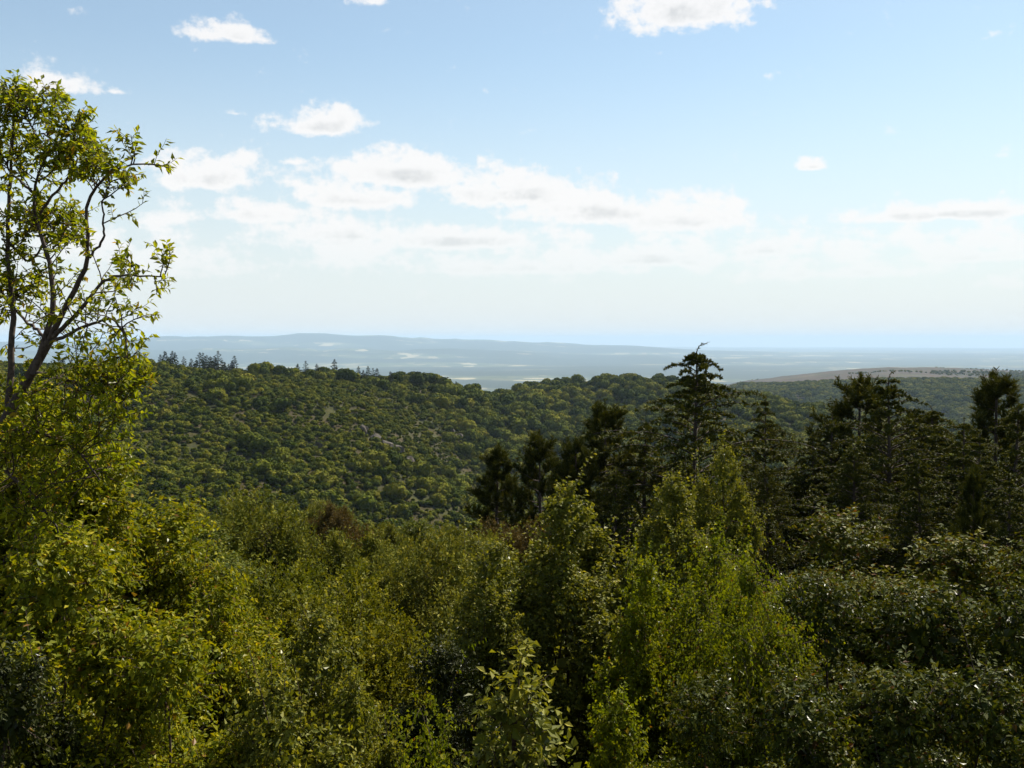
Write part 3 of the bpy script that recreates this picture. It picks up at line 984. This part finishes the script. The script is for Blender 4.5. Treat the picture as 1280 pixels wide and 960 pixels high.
def tree_from(name, meshes, label, cat, loc, rz, s, group=None):
    r = add(name, None, label=label, cat=cat, group=group, loc=loc)
    r.rotation_euler = (0, 0, rz); r.scale = s if isinstance(s, tuple) else (s, s, s)
    r.empty_display_size = 0.3
    for nm, me in zip(('trunk', 'branches', 'needles'), meshes):
        o = add(nm, me, parent=r)
        if nm == 'needles':
            o['kind'] = 'stuff'
    return r


def build_conifers():
    ced = [(cedar_meshes(41, 10, 7.4, 130, 0.24), 10.0), (cedar_meshes(42, 10, 6.0, 120, 0.18), 10.0), (cedar_meshes(43, 10, 8.0, 134, 0.26), 10.0)]
    pin = [(pine_meshes(51, 9, 5.0), 9.0), (pine_meshes(52, 9, 6.6, 74), 9.0)]
    lst = [  # kind, variant, px, top row, distance, rotation, width factor, label
        ('c', 0, 868, 439, 37, 0.2, 1.05, 'tall cedar with a nodding leader rising above the hill line'),
        ('c', 1, 957, 500, 43, 1.3, 0.9, 'narrow feathery cedar just right of the tall nodding cedar'),
        ('c', 2, 1112, 474, 35, 0.5, 1.0, 'broad cedar with a thin crooked leader in front of the dark pine'),
        ('p', 1, 1078, 482, 40, 0.0, 1.05, 'dark dense pine with upright shoots behind the broad cedar'),
        ('p', 0, 1243, 478, 38, 1.0, 1.0, 'dark pine with brush-like top standing at the end of the conifer group'),
        ('p', 0, 752, 516, 40, 2.1, 0.95, 'dark slender pine left of the tall nodding cedar'),
        ('p', 1, 672, 552, 41, 3.0, 0.9, 'short dark pine at the left end of the conifer group, beside a shorter one'),
        ('p', 0, 622, 568, 42, 4.0, 1.0, 'shortest dark pine ending the conifer group over the valley'),
        ('c', 1, 808, 530, 39, 3.6, 1.2, 'low bushy cedar between the slender pine and the tall nodding cedar'),
        ('c', 2, 912, 540, 40, 5.0, 0.9, 'low cedar filling the gap beside the narrow feathery cedar'),
        ('c', 1, 1016, 545, 38, 0.7, 1.1, 'low cedar with drooping sprays left of the broad cedar'),
        ('c', 0, 1168, 512, 37, 2.6, 1.1, 'cedar with bristly top between the broad cedar and the end pine'),
        ('c', 1, 1205, 528, 33, 4.4, 1.1, 'bushy green cedar in front of the end pine'),
        ('c', 2, 1272, 505, 34, 1.9, 1.0, 'wide dark cedar at the far end of the conifer group'),
        ('p', 0, 1218, 596, 24, 0.3, 0.55, 'small pale young pine in front of the dark conifers'),
        ('p', 1, 720, 560, 38, 1.2, 0.8, 'low dark pine filling the gap between two slender pines'),
        ('c', 0, 1070, 560, 32, 3.3, 1.0, 'low spreading cedar at the foot of the broad cedar'),
        ('c', 2, 1150, 575, 30, 5.4, 0.9, 'low spreading cedar before the bristly topped cedar'),
        ('c', 1, 1262, 600, 27, 0.9, 1.0, 'low dark cedar in front of the wide dark cedar'),
        ('c', 2, 1040, 520, 39, 4.1, 0.9, 'dark cedar wedged between the dark dense pine and a low drooping cedar'),
        ('p', 1, 1145, 525, 41, 2.4, 1.0, 'dark pine half hidden behind the broad cedar and the bristly topped cedar'),
        ('c', 1, 1225, 545, 29, 1.1, 1.2, 'bushy dark cedar before the bushy green cedar and the end pine'),
        ('c', 2, 858, 575, 33, 0.4, 0.9, 'wide low cedar spreading in front of the tall nodding cedar'),
        ('c', 0, 770, 590, 35, 4.8, 0.9, 'low dark cedar in front of the slender pine'),
        ('c', 0, 960, 585, 34, 2.2, 0.9, 'small dim cedar below the narrow feathery cedar'),
    ]
    for kind, v, px, ty, r, rz, wf, lab in lst:
        meshes, h0 = (ced if kind == 'c' else pin)[v]
        p = pix(px, ty, r)
        gz = float(ground(p[0], p[1])) - 0.15
        s = (p[2] - gz) / h0
        tree_from('cedar_tree' if kind == 'c' else 'pine_tree', meshes, lab, 'tree', (p[0], p[1], gz), rz, (s * wf, s * wf, s), 'conifers on the near slope')


build_conifers()


# ------------------------------------------------------------------ shrubs of the middle ground
def leafy_bush(seed, h, w, mat, leaf=0.06, n_lobe=34, n_tw=46, n_lf=10, wr=0.55, droop=0.25, up=0.25, hang=0.0, tw_len=0.26, lobe=0.34, tall=1.0, vis=2.6, point=0.0, core=(170, 1000), shoots=0):
    """lobed dome: stems run to lobes on a dome, twigs stand out of each lobe, leaves along the twigs, oversized leaf cards added inside to block light"""
    g = np.random.default_rng(seed)
    K = 9
    vz = min(vis, h * 0.75) / 1.25
    u = (np.arange(n_lobe) + 0.5) / n_lobe
    cph = 1 - u * 1.3                                      # from the top round to a little below the widest ring
    sph = np.sqrt(np.clip(1 - cph ** 2, 0, 1))
    th = np.arange(n_lobe) * 2.39996 + g.uniform(-0.35, 0.35, n_lobe)
    rad = g.uniform(0.62, 1.12, n_lobe)
    cz = h - vz - lobe * 0.5
    c = np.stack([np.cos(th) * sph * rad * w * 0.85, np.sin(th) * sph * rad * w * 0.85, cz + cph * rad * vz * 0.85], 1)
    c[0] = (c[0, 0] * 0.5, c[0, 1] * 0.5, h - lobe * tall * 0.95)
    s = np.linspace(0, 1, K)[None, :, None]
    base = np.stack([np.cos(th) * 0.14, np.sin(th) * 0.14, np.zeros(n_lobe)], 1)
    B = base[:, None] + (c - base)[:, None] * np.concatenate([s ** 1.5, s ** 1.5, s ** 0.9], 2) + g.normal(size=(n_lobe, K, 3)) * 0.04 * s
    wood = [tubes(B, np.interp(s[0, :, 0], [0, 1], [0.028, 0.007])[None, :].repeat(n_lobe, 0), 5)]
    size = lobe * g.uniform(0.6, 1.4, n_lobe)
    k = np.repeat(np.arange(n_lobe), n_tw)
    n = len(k)
    d = unit(g.normal(size=(n, 3)) + np.array([0, 0, 0.35]))
    shape = np.stack([np.ones(n), np.ones(n), np.full(n, tall)], 1)
    if point:
        shape[:, :2] *= np.clip(1 - point * np.clip(d[:, 2:3], 0, 1), 0.2, 1)
    q = np.sqrt(g.uniform(0.2, 0.8, n))
    o = c[k] + d * shape * (size[k] * q)[:, None]
    d = unit(d + np.array([0, 0, up - hang * 0.5]))
    Kt = 5
    L = tw_len * g.uniform(0.6, 1.35, n)
    pts = [o]
    for i in range(Kt - 1):
        d = unit(d + g.normal(size=d.shape) * 0.16 + np.array([0, 0, 0.02 - hang]))
        pts.append(pts[-1] + d * (L / (Kt - 1))[:, None])
    tw = np.stack(pts, 1)
    if shoots:                                             # long leafy shoots standing out of the top
        ks = g.integers(0, max(2, int(n_lobe * 0.6)), shoots)
        d = unit(g.normal(size=(shoots, 3)) * np.array([0.3, 0.3, 0.1]) + np.array([0, 0, 1.0]))
        o2 = c[ks] + g.normal(size=(shoots, 3)) * (size[ks] * 0.4)[:, None] + np.array([0, 0, 1.0]) * (size[ks] * tall * 0.4)[:, None]
        L2 = g.uniform(0.3, 0.62, shoots)
        pts = [o2]
        for i in range(Kt - 1):
            d = unit(d + g.normal(size=d.shape) * 0.12)
            pts.append(pts[-1] + d * (L2 / (Kt - 1))[:, None])
        tw = np.concatenate([tw, np.stack(pts, 1), np.stack(pts, 1)])
        q = np.concatenate([q, np.ones(2 * shoots)]); n = len(tw)
    some = tw[::3][:, [0, 2, 4]]
    wood.append(tubes(some, np.array([[0.004, 0.003, 0.0015]]).repeat(len(some), 0), 3))
    P, T = along(tw, n_lf, 0.0, 1.0, g)
    tipv = np.tile(np.linspace(0, 1, n_lf), n) * np.repeat(g.random(n) ** 0.6, n_lf) + g.uniform(-0.15, 0.15, n * n_lf)   # young shoot ends, colour also lightened to look sunlit
    P = P + g.normal(size=P.shape) * 0.012
    A, S, Nn = leaf_frames(P, T, g, 0.85, droop, 0.7)
    Ll = g.uniform(0.55, 1.3, len(P)) * leaf
    W = Ll * wr * g.uniform(0.75, 1.25, len(P))
    tipv = np.clip(tipv, 0, 1)
    v, f = merge(wood)
    # oversized leaf cards added in each lobe and through the dome to block light
    nl, nd = core
    kc = np.repeat(np.arange(n_lobe), nl)
    dl = unit(g.normal(size=(len(kc), 3)))
    Pl = c[kc] + dl * np.array([1, 1, tall]) * (size[kc] * g.uniform(0.1, 0.8, len(kc)) ** 0.6)[:, None] * 0.8
    dd = unit(g.normal(size=(nd, 3)))
    Pd = np.array([0, 0, cz - 0.15 * vz]) + dd * np.array([w * 0.72, w * 0.72, vz * 0.8]) * (g.uniform(0.15, 1.0, nd) ** 0.5)[:, None]
    Pc, dc = np.concatenate([Pl, Pd]), np.concatenate([dl, dd])
    Ac, Sc, Nc = leaf_frames(Pc, dc, g, 0.8, 0.3, 0.5)
    Lc = np.concatenate([np.full(len(Pl), 1.7 * leaf), np.full(nd, 0.15)]) * g.uniform(0.7, 1.3, len(Pc))
    P, A, S, Nn = np.concatenate([P, Pc]), np.concatenate([A, Ac]), np.concatenate([S, Sc]), np.concatenate([Nn, Nc])
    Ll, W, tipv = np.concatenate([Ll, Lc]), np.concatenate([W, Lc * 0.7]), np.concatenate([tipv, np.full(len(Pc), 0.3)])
    return v, f, (P, A, S, Nn, Ll, W, tipv), mat


def bush_form(seed, h, w, fine=False, **kw):
    """stems mesh and foliage mesh of one bush shape; the leaf colour is set per plant"""
    v, f, (P, A, S, Nn, L, W, tv), _ = leafy_bush(seed, h, w, None, **kw)
    lv, lq = blades(P, A, S, L, W) if fine else leaves(P, A, S, Nn, L, W)
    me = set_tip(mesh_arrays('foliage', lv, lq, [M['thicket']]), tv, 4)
    return mesh_arrays('stems', v, f, [M['twig']], smooth=True), me, h


def shrub(name, form, mat, label, loc, top, rz, sxy, sz, group=None, cat='shrub'):
    """form set with its top at height top; what would stand too tall is rooted deeper"""
    r = add(name, None, label=label, cat=cat, group=group, loc=loc)
    r.empty_display_size = 0.3
    for nm, me in zip(('stems', 'foliage'), form):
        o = add(nm, me, parent=r)
        o.location = (0, 0, top - loc[2] - form[2] * sz)
        o.rotation_euler = (0, 0, rz); o.scale = (sxy, sxy, sz)
        if nm == 'foliage':
            o['kind'] = 'stuff'
            o.material_slots[0].link = 'OBJECT'
            o.material_slots[0].material = M[mat]
    return r


FORM = {
    'spread': [bush_form(700 + i, 5.0, 1.0, leaf=0.050, wr=0.56, droop=0.3, up=0.12, n_lobe=26, n_tw=130, n_lf=16, lobe=0.25, tw_len=0.2, vis=2.8, shoots=26) for i in range(3)],
    'upright': [bush_form(720 + i, 5.0, 1.0, leaf=0.050, wr=0.66, up=0.6, tall=1.4, point=0.4, lobe=0.24, n_lobe=24, n_tw=120, n_lf=15, tw_len=0.18, vis=2.9, shoots=70) for i in range(2)],
    'hanging': [bush_form(740 + i, 5.0, 1.0, leaf=0.042, wr=0.62, up=0.2, hang=0.55, tw_len=0.8, n_tw=62, n_lf=28, droop=0.6, lobe=0.22, n_lobe=22, vis=2.6, shoots=30) for i in range(2)],
    'heath': [bush_form(760 + i, 2.6, 1.35, True, leaf=0.038, wr=0.55, droop=-0.15, up=0.5, n_lobe=26, n_tw=150, n_lf=18, core=(260, 1600), lobe=0.36, tall=1.35, point=0.4, tw_len=0.24, vis=2.4) for i in range(3)],
}
FORM_OF = {'thicket': 'spread', 'bramble': 'spread', 'bank': 'spread', 'dark': 'spread', 'green': 'spread', 'sallow': 'upright', 'vine': 'hanging', 'lush': 'upright',
           'heath': 'heath', 'rust': 'heath', 'broom': 'heath'}


def build_midground():
    g = np.random.default_rng(33)
    named = [('heath', 330, 628, 26, 1.6, 'large soft olive tree heath, tallest shrub of the slope left of the pines'),
             ('heath', 285, 640, 24, 1.3, 'olive tree heath against the left side of the largest one'),
             ('heath', 432, 668, 25, 1.1, 'olive tree heath with a dark hollow beneath, right of the largest one'),
             ('broom', 390, 705, 17, 1.15, 'yellow-green broom in front of the olive tree heaths'),
             ('broom', 345, 725, 15, 0.9, 'low yellow-green broom behind the pale leafy bush'),
             ('broom', 440, 745, 14, 0.8, 'small yellow-green broom in the dip beside the dark thicket'),
             ('heath', 505, 692, 21, 0.9, 'pale olive heath lit on top, below the pines'),
             ('heath', 555, 686, 19, 0.8, 'pale olive heath pressed against the silvery bush'),
             ('green', 520, 655, 34, 1.0, 'bright green round shrub at the brink of the valley'),
             ('rust', 425, 634, 46, 0.8, 'reddish-brown shrub standing out among olive heath at the brink of the valley'),
             ('rust', 612, 660, 33, 0.7, 'rusty shrub at the foot of the shortest pines'),
             ('rust', 660, 664, 30, 0.7, 'rusty shrub behind the silvery bush top'),
             ('heath', 590, 668, 28, 0.9, 'olive heath between the rusty shrub and the silvery bush'),
             ('green', 250, 660, 20, 1.2, 'green shrub behind the left thicket')]
    for kd, px, ty, r, wf, lab in named:
        p = pix(px, ty, r)
        gz = float(ground(p[0], p[1]))
        fm = FORM[FORM_OF[kd]][int(g.integers(0, len(FORM[FORM_OF[kd]])))]
        sz = max(1.0, (p[2] - gz) / fm[2])
        shrub(kd + '_shrub', fm, kd, lab, (p[0], p[1], gz), p[2], g.uniform(0, 6), max(wf, sz * 0.85) * (1.5 if kd == 'green' else 1.0), sz)
    labs = {'heath': 'soft olive heath bush in the belt of shrubs above the valley',
            'rust': 'rust-brown bush in the belt of shrubs above the valley',
            'broom': 'yellow-green broom bush in the belt of shrubs above the valley',
            'green': 'leafy green bush in the belt of shrubs above the valley'}
    cnt = 0
    pts = []
    for _ in range(6000):
        if cnt >= 110:
            break
        px = g.uniform(60, 760); r = math.exp(g.uniform(math.log(16), math.log(125)))
        X = (px - 640) / F_PX * r
        if r > 44 and px > 560 and g.random() < 0.7:
            continue
        sz = g.choice([0.7, 0.9, 1.15, 1.5]) * g.uniform(0.9, 1.1) * (1.0 if r > 22 else 0.75)
        if any((X - a) ** 2 + (r - b) ** 2 < ((c + sz) * 1.22) ** 2 for a, b, c in pts):
            continue
        pts.append((X, r, sz)); cnt += 1
        kd = str(g.choice(['heath', 'rust', 'broom', 'green'], p=[0.47, 0.02, 0.23, 0.28]))
        fm = FORM[FORM_OF[kd]][int(g.integers(0, len(FORM[FORM_OF[kd]])))]
        gz = float(ground(X, r))
        top = gz + 2.5 * sz * g.uniform(0.85, 1.1)
        shrub(kd + '_bush', fm, kd, labs[kd], (X, r, gz), top, g.uniform(0, 6), sz * (1.4 if kd == 'green' else 1.05), sz, 'shrub belt: ' + kd + ' bushes', 'bush')


build_midground()


# ------------------------------------------------------------------ leafy bushes of the foreground
def leaf_proto(mat):
    v, q = leaves(np.zeros((1, 3)), np.array([[0, 1.0, 0]]), np.array([[1.0, 0, 0]]), np.array([[0, 0, 1.0]]), np.array([1.0]), np.array([0.5]))
    return set_tip(mesh_arrays('leaf', v, q, [M[mat]]), [0.75], 4)


PROTO = {}


def place_leafy(name, built, label, cat, loc, pick=None, n_pick=0, extra=None, rz=0.0):
    """pick(P_world) -> score per leaf; the n_pick best leaves become leaf parts of their own"""
    v, f, (P, A, S, Nn, L, W, tv), mat = built
    c, s_ = math.cos(rz), math.sin(rz)
    r = add(name, None, label=label, cat=cat, loc=loc)
    r.empty_display_size = 0.3
    add('stems' if cat != 'tree' else 'trunk', mesh_arrays('stems', v, f, [M['bark' if cat == 'tree' else 'twig']], smooth=True), parent=r)
    rest = np.arange(len(P))
    if n_pick:
        sc = pick(P + np.array(loc))
        order = np.argsort(-sc)
        rest = np.sort(order[n_pick:])
        if mat not in PROTO:
            PROTO[mat] = leaf_proto(mat)
        for k in order[:n_pick]:
            o = add('leaf', PROTO[mat], parent=r)
            o.matrix_basis = Matrix(((S[k, 0] * W[k] * 2, A[k, 0] * L[k], Nn[k, 0] * W[k] * 2, P[k, 0]),
                                     (S[k, 1] * W[k] * 2, A[k, 1] * L[k], Nn[k, 1] * W[k] * 2, P[k, 1]),
                                     (S[k, 2] * W[k] * 2, A[k, 2] * L[k], Nn[k, 2] * W[k] * 2, P[k, 2]), (0, 0, 0, 1)))
    lv, lq = leaves(P[rest], A[rest], S[rest], Nn[rest], L[rest], W[rest])
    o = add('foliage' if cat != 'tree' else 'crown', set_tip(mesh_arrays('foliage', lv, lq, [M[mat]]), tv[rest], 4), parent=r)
    o['kind'] = 'stuff'
    return r


def top_score(P):
    return P[:, 2] + 0.15 * np.sin(P[:, 0] * 40)


FG = [  # name, px, top row, distance, half width, kind, label
    ('plum_thicket', 20, 500, 6.9, 0.85, 'thicket', 'yellow-green thicket filling the space right under the plum tree trunk'),
    ('plum_thicket', 112, 575, 7.3, 0.75, 'thicket', 'yellow-green thicket bush against the slope side of the plum tree'),
    ('plum_thicket', 200, 648, 7.8, 0.85, 'thicket', 'yellow-green thicket bush reaching out before the olive tree heath'),
    ('plum_thicket', 60, 690, 5.6, 0.8, 'thicket', 'green glossy thicket bush at the foot of the plum tree'),
    ('plum_thicket', 275, 728, 7.4, 0.68, 'thicket', 'yellow-green thicket bush sloping down beside the broom'),
    ('plum_thicket', 200, 800, 5.4, 0.7, 'thicket', 'low thicket bush with bare pale twigs beneath the yellow-green bushes'),
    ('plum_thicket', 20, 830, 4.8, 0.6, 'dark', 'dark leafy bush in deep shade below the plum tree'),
    ('pale_bush', 395, 785, 7.4, 0.68, 'sallow', 'pale grey-green leafy bush at the edge of the dark hollow'),
    ('pale_bush', 438, 858, 6.4, 0.42, 'sallow', 'small pale grey-green bush pushed into the dark hollow'),
    ('pale_bush', 340, 870, 5.6, 0.65, 'sallow', 'pale grey-green bush in front of the low thicket'),
    ('silvery_sallow', 700, 618, 11.5, 1.05, 'sallow', 'tall silvery-green sallow bush in front of the dark pines'),
    ('silvery_sallow', 622, 690, 10.8, 0.8, 'sallow', 'silvery-green sallow bush at the valley side of the tall one'),
    ('silvery_sallow', 838, 603, 12.0, 0.8, 'sallow', 'upright leafy sallow with pointed shoots below the tall nodding cedar'),
    ('silvery_sallow', 906, 572, 13.0, 0.55, 'sallow', 'slender upright sallow reaching up beside the tall nodding cedar'),
    ('vine_covered_bush', 900, 676, 10.0, 0.68, 'vine', 'yellow-green bush with long hanging strands of leaves, brightest of the bushes'),
    ('vine_covered_bush', 812, 715, 9.4, 0.6, 'lush', 'yellow-green upright leafy bush between the tall sallow and the brightest hanging bush'),
    ('vine_covered_bush', 942, 706, 8.6, 0.6, 'vine', 'yellow-green bush with hanging strands beside the dark bramble'),
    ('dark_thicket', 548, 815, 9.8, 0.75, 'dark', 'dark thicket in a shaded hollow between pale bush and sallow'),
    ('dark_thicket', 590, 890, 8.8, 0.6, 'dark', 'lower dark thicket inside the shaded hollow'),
    ('small_bush', 535, 938, 5.6, 0.35, 'vine', 'small yellow-green bush top peeping out below the dark hollow'),
    ('bramble_bank', 1060, 652, 15.0, 1.6, 'bank', 'rusty-green bramble bank at the foot of the dark conifers, with a leafy tip'),
    ('bramble_bank', 1180, 678, 14.0, 1.6, 'bank', 'rusty-green bramble bank before the small pale young pine'),
    ('bramble_bank', 1290, 690, 13.0, 1.4, 'bank', 'dim bramble bank below the end of the conifer group'),
    ('bramble_bush', 1020, 735, 9.4, 1.1, 'bramble', 'dark glossy bramble bush right beside the hanging strands'),
    ('bramble_bush', 1145, 745, 9.2, 1.2, 'bramble', 'dark glossy bramble bush in front of the rusty bank'),
    ('bramble_bush', 1265, 755, 8.8, 1.1, 'bramble', 'dim bramble bush under the end of the rusty bank'),
    ('bramble_bush', 1010, 862, 6.6, 0.8, 'bramble', 'low glossy bramble bush below the hanging strands'),
    ('bramble_bush', 1120, 850, 6.4, 0.85, 'bramble', 'low glossy bramble bush in front of two larger bramble bushes'),
    ('bramble_bush', 1240, 858, 6.2, 0.85, 'bramble', 'low dim bramble bush farthest from the hanging strands'),
    ('bramble_bush', 880, 870, 6.7, 0.7, 'bramble', 'low bramble bush under the brightest hanging bush'),
    ('bramble_bush', 770, 880, 6.9, 0.6, 'lush', 'low yellow-green leafy bush between the sapling and the bramble'),
]


def build_foreground():
    gq = np.random.default_rng(12)
    for k, (nm, px, ty, r, hw, kd, lab) in enumerate(FG):
        p = pix(px, ty, r)
        gz = float(ground(p[0], p[1]))
        forms = FORM[FORM_OF[kd]]
        sx = max(hw * 1.02, 0.5)
        o = shrub(nm, forms[k % len(forms)], kd, lab, (p[0], p[1], gz), p[2], gq.uniform(0, 6.28), sx, float(np.clip(sx, 0.8, 1.15)), None, 'bush')
        if 'bare pale twigs' in lab:
            g = np.random.default_rng(5)
            st = np.array([resample([[-0.2, -0.75, 1.6], [-0.28, -0.8, 2.0], [-0.42, -0.85, 2.35], [-0.36, -0.8, 2.6]], 8),
                           resample([[0.0, -0.75, 1.7], [0.0, -0.85, 2.05], [0.12, -0.9, 2.3], [0.32, -0.85, 2.35]], 8),
                           resample([[-0.3, -0.7, 1.9], [-0.5, -0.85, 2.2], [-0.55, -0.85, 2.5], [-0.75, -0.8, 2.7]], 8)])
            tw = grow(st, 6, 0.3, 1.0, 0.3, 6, g, 0.6, 0.1, 0.15)
            for i in range(3):
                v, f = merge([tubes(st[i:i + 1], np.linspace(0.011, 0.004, 8)[None], 5), tubes(tw[i * 6:(i + 1) * 6], np.linspace(0.004, 0.0015, 6)[None].repeat(6, 0), 4)])
                add('dead_twig', mesh_arrays('dead_twig', v, f, [M['dead']]), parent=o, label='bare pale dead twig')
    ge = np.random.default_rng(77)
    for k in range(44):
        side = 1 if k < 34 else -1
        az = math.radians(ge.uniform(28.5, 52)) * side
        rr = ge.uniform(7, 55)
        X, Y = math.sin(az) * rr, math.cos(az) * rr
        gz = float(ground(X, Y))
        sx = ge.uniform(1.0, 1.9)
        shrub('bramble_bush', FORM['spread'][k % 3], 'bramble' if side > 0 else 'thicket',
              'leafy bush on the open slope past the end of the conifer group' if side > 0 else 'leafy bush on the slope behind the leaning plum tree',
              (X, Y, gz), gz + ge.uniform(1.8, 3.4), ge.uniform(0, 6), sx, 1.1, 'bushes past the conifers' if side > 0 else 'bushes behind the plum tree', 'bush')
    # upright sapling in the hollow, its leaves large enough to tell apart
    p = pix(642, 806, 6.0)
    gz = float(ground(p[0], p[1])) - 0.05
    b = leafy_bush(790, p[2] - gz, 0.24, 'sallow', leaf=0.058, n_lobe=12, n_tw=14, n_lf=8, wr=0.66, up=0.6, tw_len=0.2, lobe=0.14, tall=1.6, vis=1.0, point=0.5, core=(10, 40))
    place_leafy('sapling', b, 'slim upright sapling with round leaves in front of the dark hollow', 'sapling', (p[0], p[1], gz), top_score, 150)


build_foreground()


# ------------------------------------------------------------------ plum tree at the left edge
def build_plum():
    g = np.random.default_rng(88)
    D = 6.4
    lines = [
        ([(-70, 820, 0.3), (-45, 640, 0.2), (-5, 535, 0.1), (40, 470, 0), (62, 425, 0)], 0.060, 0.028),
        ([(42, 468, 0), (68, 385, 0), (64, 335, .05), (44, 275, .1), (40, 235, .1), (58, 195, .1), (70, 180, .1)], 0.024, 0.005),
        ([(62, 425, 0), (92, 368, -.1), (112, 322, -.15), (106, 272, -.2), (112, 238, -.2), (135, 214, -.25), (160, 205, -.3), (190, 203, -.3), (212, 210, -.3)], 0.020, 0.003),
        ([(62, 425, 0), (95, 395, -.1), (132, 346, -.2), (165, 344, -.3), (205, 346, -.3)], 0.016, 0.004),
        ([(10, 520, 0.1), (18, 400, .2), (8, 300, .3), (15, 200, .3), (20, 135, .3), (6, 100, .3)], 0.024, 0.005),
        ([(60, 430, 0), (105, 408, -.1), (140, 396, -.2), (158, 418, -.3), (160, 450, -.3)], 0.013, 0.004),
        ([(45, 465, 0), (85, 476, -.1), (120, 488, -.2), (150, 506, -.2)], 0.013, 0.004),
        ([(-30, 600, 0.2), (-50, 450, .3), (-60, 300, .4), (-35, 190, .4)], 0.024, 0.006),
        ([(42, 275, .1), (75, 235, .1), (98, 205, 0), (92, 165, 0)], 0.011, 0.004),
        ([(58, 195, .1), (40, 160, .2), (30, 125, .2)], 0.009, 0.004),
        ([(40, 240, .1), (12, 215, .3), (-10, 170, .3)], 0.010, 0.004),
        ([(8, 300, .3), (35, 330, .3), (60, 300, .4), (78, 262, .4)], 0.010, 0.004),
        ([(62, 425, 0), (30, 400, .2), (5, 370, .3), (-15, 330, .3)], 0.012, 0.004),
        ([(112, 322, -.15), (130, 300, -.2), (128, 250, -.3), (140, 222, -.3)], 0.009, 0.003),
        ([(-5, 535, 0.1), (50, 540, -.2), (95, 560, -.3), (125, 600, -.4)], 0.014, 0.004),
        ([(-20, 560, 0.1), (20, 600, -.3), (60, 640, -.4), (90, 700, -.5)], 0.014, 0.004),
        ([(20, 200, .3), (50, 165, .2), (85, 185, .1), (105, 180, .1)], 0.008, 0.003),
    ]
    p0 = pix(-80, 820, D + 0.35)
    gz = float(ground(p0[0], p0[1])) - 0.1
    base = np.array([p0[0], p0[1], gz])
    K = 22
    C, R = [], []
    for i, (pp, r0, r1) in enumerate(lines):
        pts = [pix(x, y, D + d) - base for x, y, d in pp]
        if i == 0:
            pts = [np.array([-0.15, 0.1, 0.0])] + pts
        C.append(resample(pts, K)); R.append(np.linspace(r0 * (1.4 if i == 0 else 1), r1, K))
    C, R = np.array(C), np.array(R)
    C[:, 1:-1] += g.normal(size=C[:, 1:-1].shape) * 0.004
    # side shoots; the long bare reaches keep few
    side = grow(C[1:], 9, 0.42, 1.0, 0.30, 6, g, out_mix=0.7, up=0.25, jitter=0.16, taper_len=0.4)
    low = grow(C[[0, 1, 4, 5, 6, 7, 12, 14, 15]], 9, 0.12, 0.75, 0.34, 6, g, out_mix=0.75, up=0.15, jitter=0.16, taper_len=0.3)
    dense = grow(C[[1, 4, 7, 8, 9, 10, 11, 12, 16]], 9, 0.5, 1.0, 0.25, 6, g, out_mix=0.75, up=0.2, jitter=0.18, taper_len=0.3)
    veil = grow(C[[0, 6, 14, 15]], 26, 0.15, 1.0, 0.36, 6, g, out_mix=0.8, up=0.2, jitter=0.18, taper_len=0.2)
    br = np.concatenate([side, low, dense, veil])
    tw = grow(br, 3, 0.2, 1.0, 0.15, 5, g, out_mix=0.6, up=0.15, jitter=0.14, taper_len=0.4)
    twigs = [tubes(br, np.linspace(0.0045, 0.002, 6)[None].repeat(len(br), 0), 4), tubes(tw, np.linspace(0.0025, 0.0012, 5)[None].repeat(len(tw), 0), 3)]
    ends = np.stack([resample(c[-7:], 6) for c in C[1:]])
    P1, T1 = along(np.concatenate([br, ends]), 10, 0.15, 1.0, g)
    P2, T2 = along(tw, 8, 0.15, 1.0, g)
    P, T = np.concatenate([P1, P2]), np.concatenate([T1, T2])
    A, S, Nn = leaf_frames(P, T, g, 0.8, 0.3, 0.8)
    n = len(P)
    L = g.uniform(0.030, 0.066, n); W = L * g.uniform(0.34, 0.52, n)

    def score(Pw):
        x, y = to_px(Pw)
        return np.where((y < 470) & (x > 0), x - 0.12 * np.abs(y - 280), -1e3)
    v, f = tubes(C[:1], R[:1], 10)
    tree = place_leafy('plum_tree', (v, [f], (P, A, S, Nn, L, W, np.clip(g.normal(0.6, 0.2, n), 0, 1)), 'plum'),
                       'leafy plum tree with a dark leaning trunk and thin branches against the sky', 'tree', tuple(base), score, 300)
    limbs = [add('branch', mesh_arrays('branch', *tubes(C[i:i + 1], R[i:i + 1], 8), [M['bark']], smooth=True), parent=tree) for i in range(1, len(C))]
    tv, tf = merge(twigs)
    add('twigs', mesh_arrays('twigs', tv, tf, [M['twig']], smooth=True), parent=tree, kind='stuff')
    for o in [c for c in tree.children if c.name.startswith('leaf')]:      # each of these leaves hangs on its branch
        p = np.array(o.matrix_basis.translation)
        i = int(np.argmin(np.linalg.norm(C[1:] - p, axis=2).min(1)))
        keep = o.matrix_basis.copy()
        o.parent = limbs[i]
        o.matrix_parent_inverse = Matrix.Identity(4)
        o.matrix_basis = keep


build_plum()
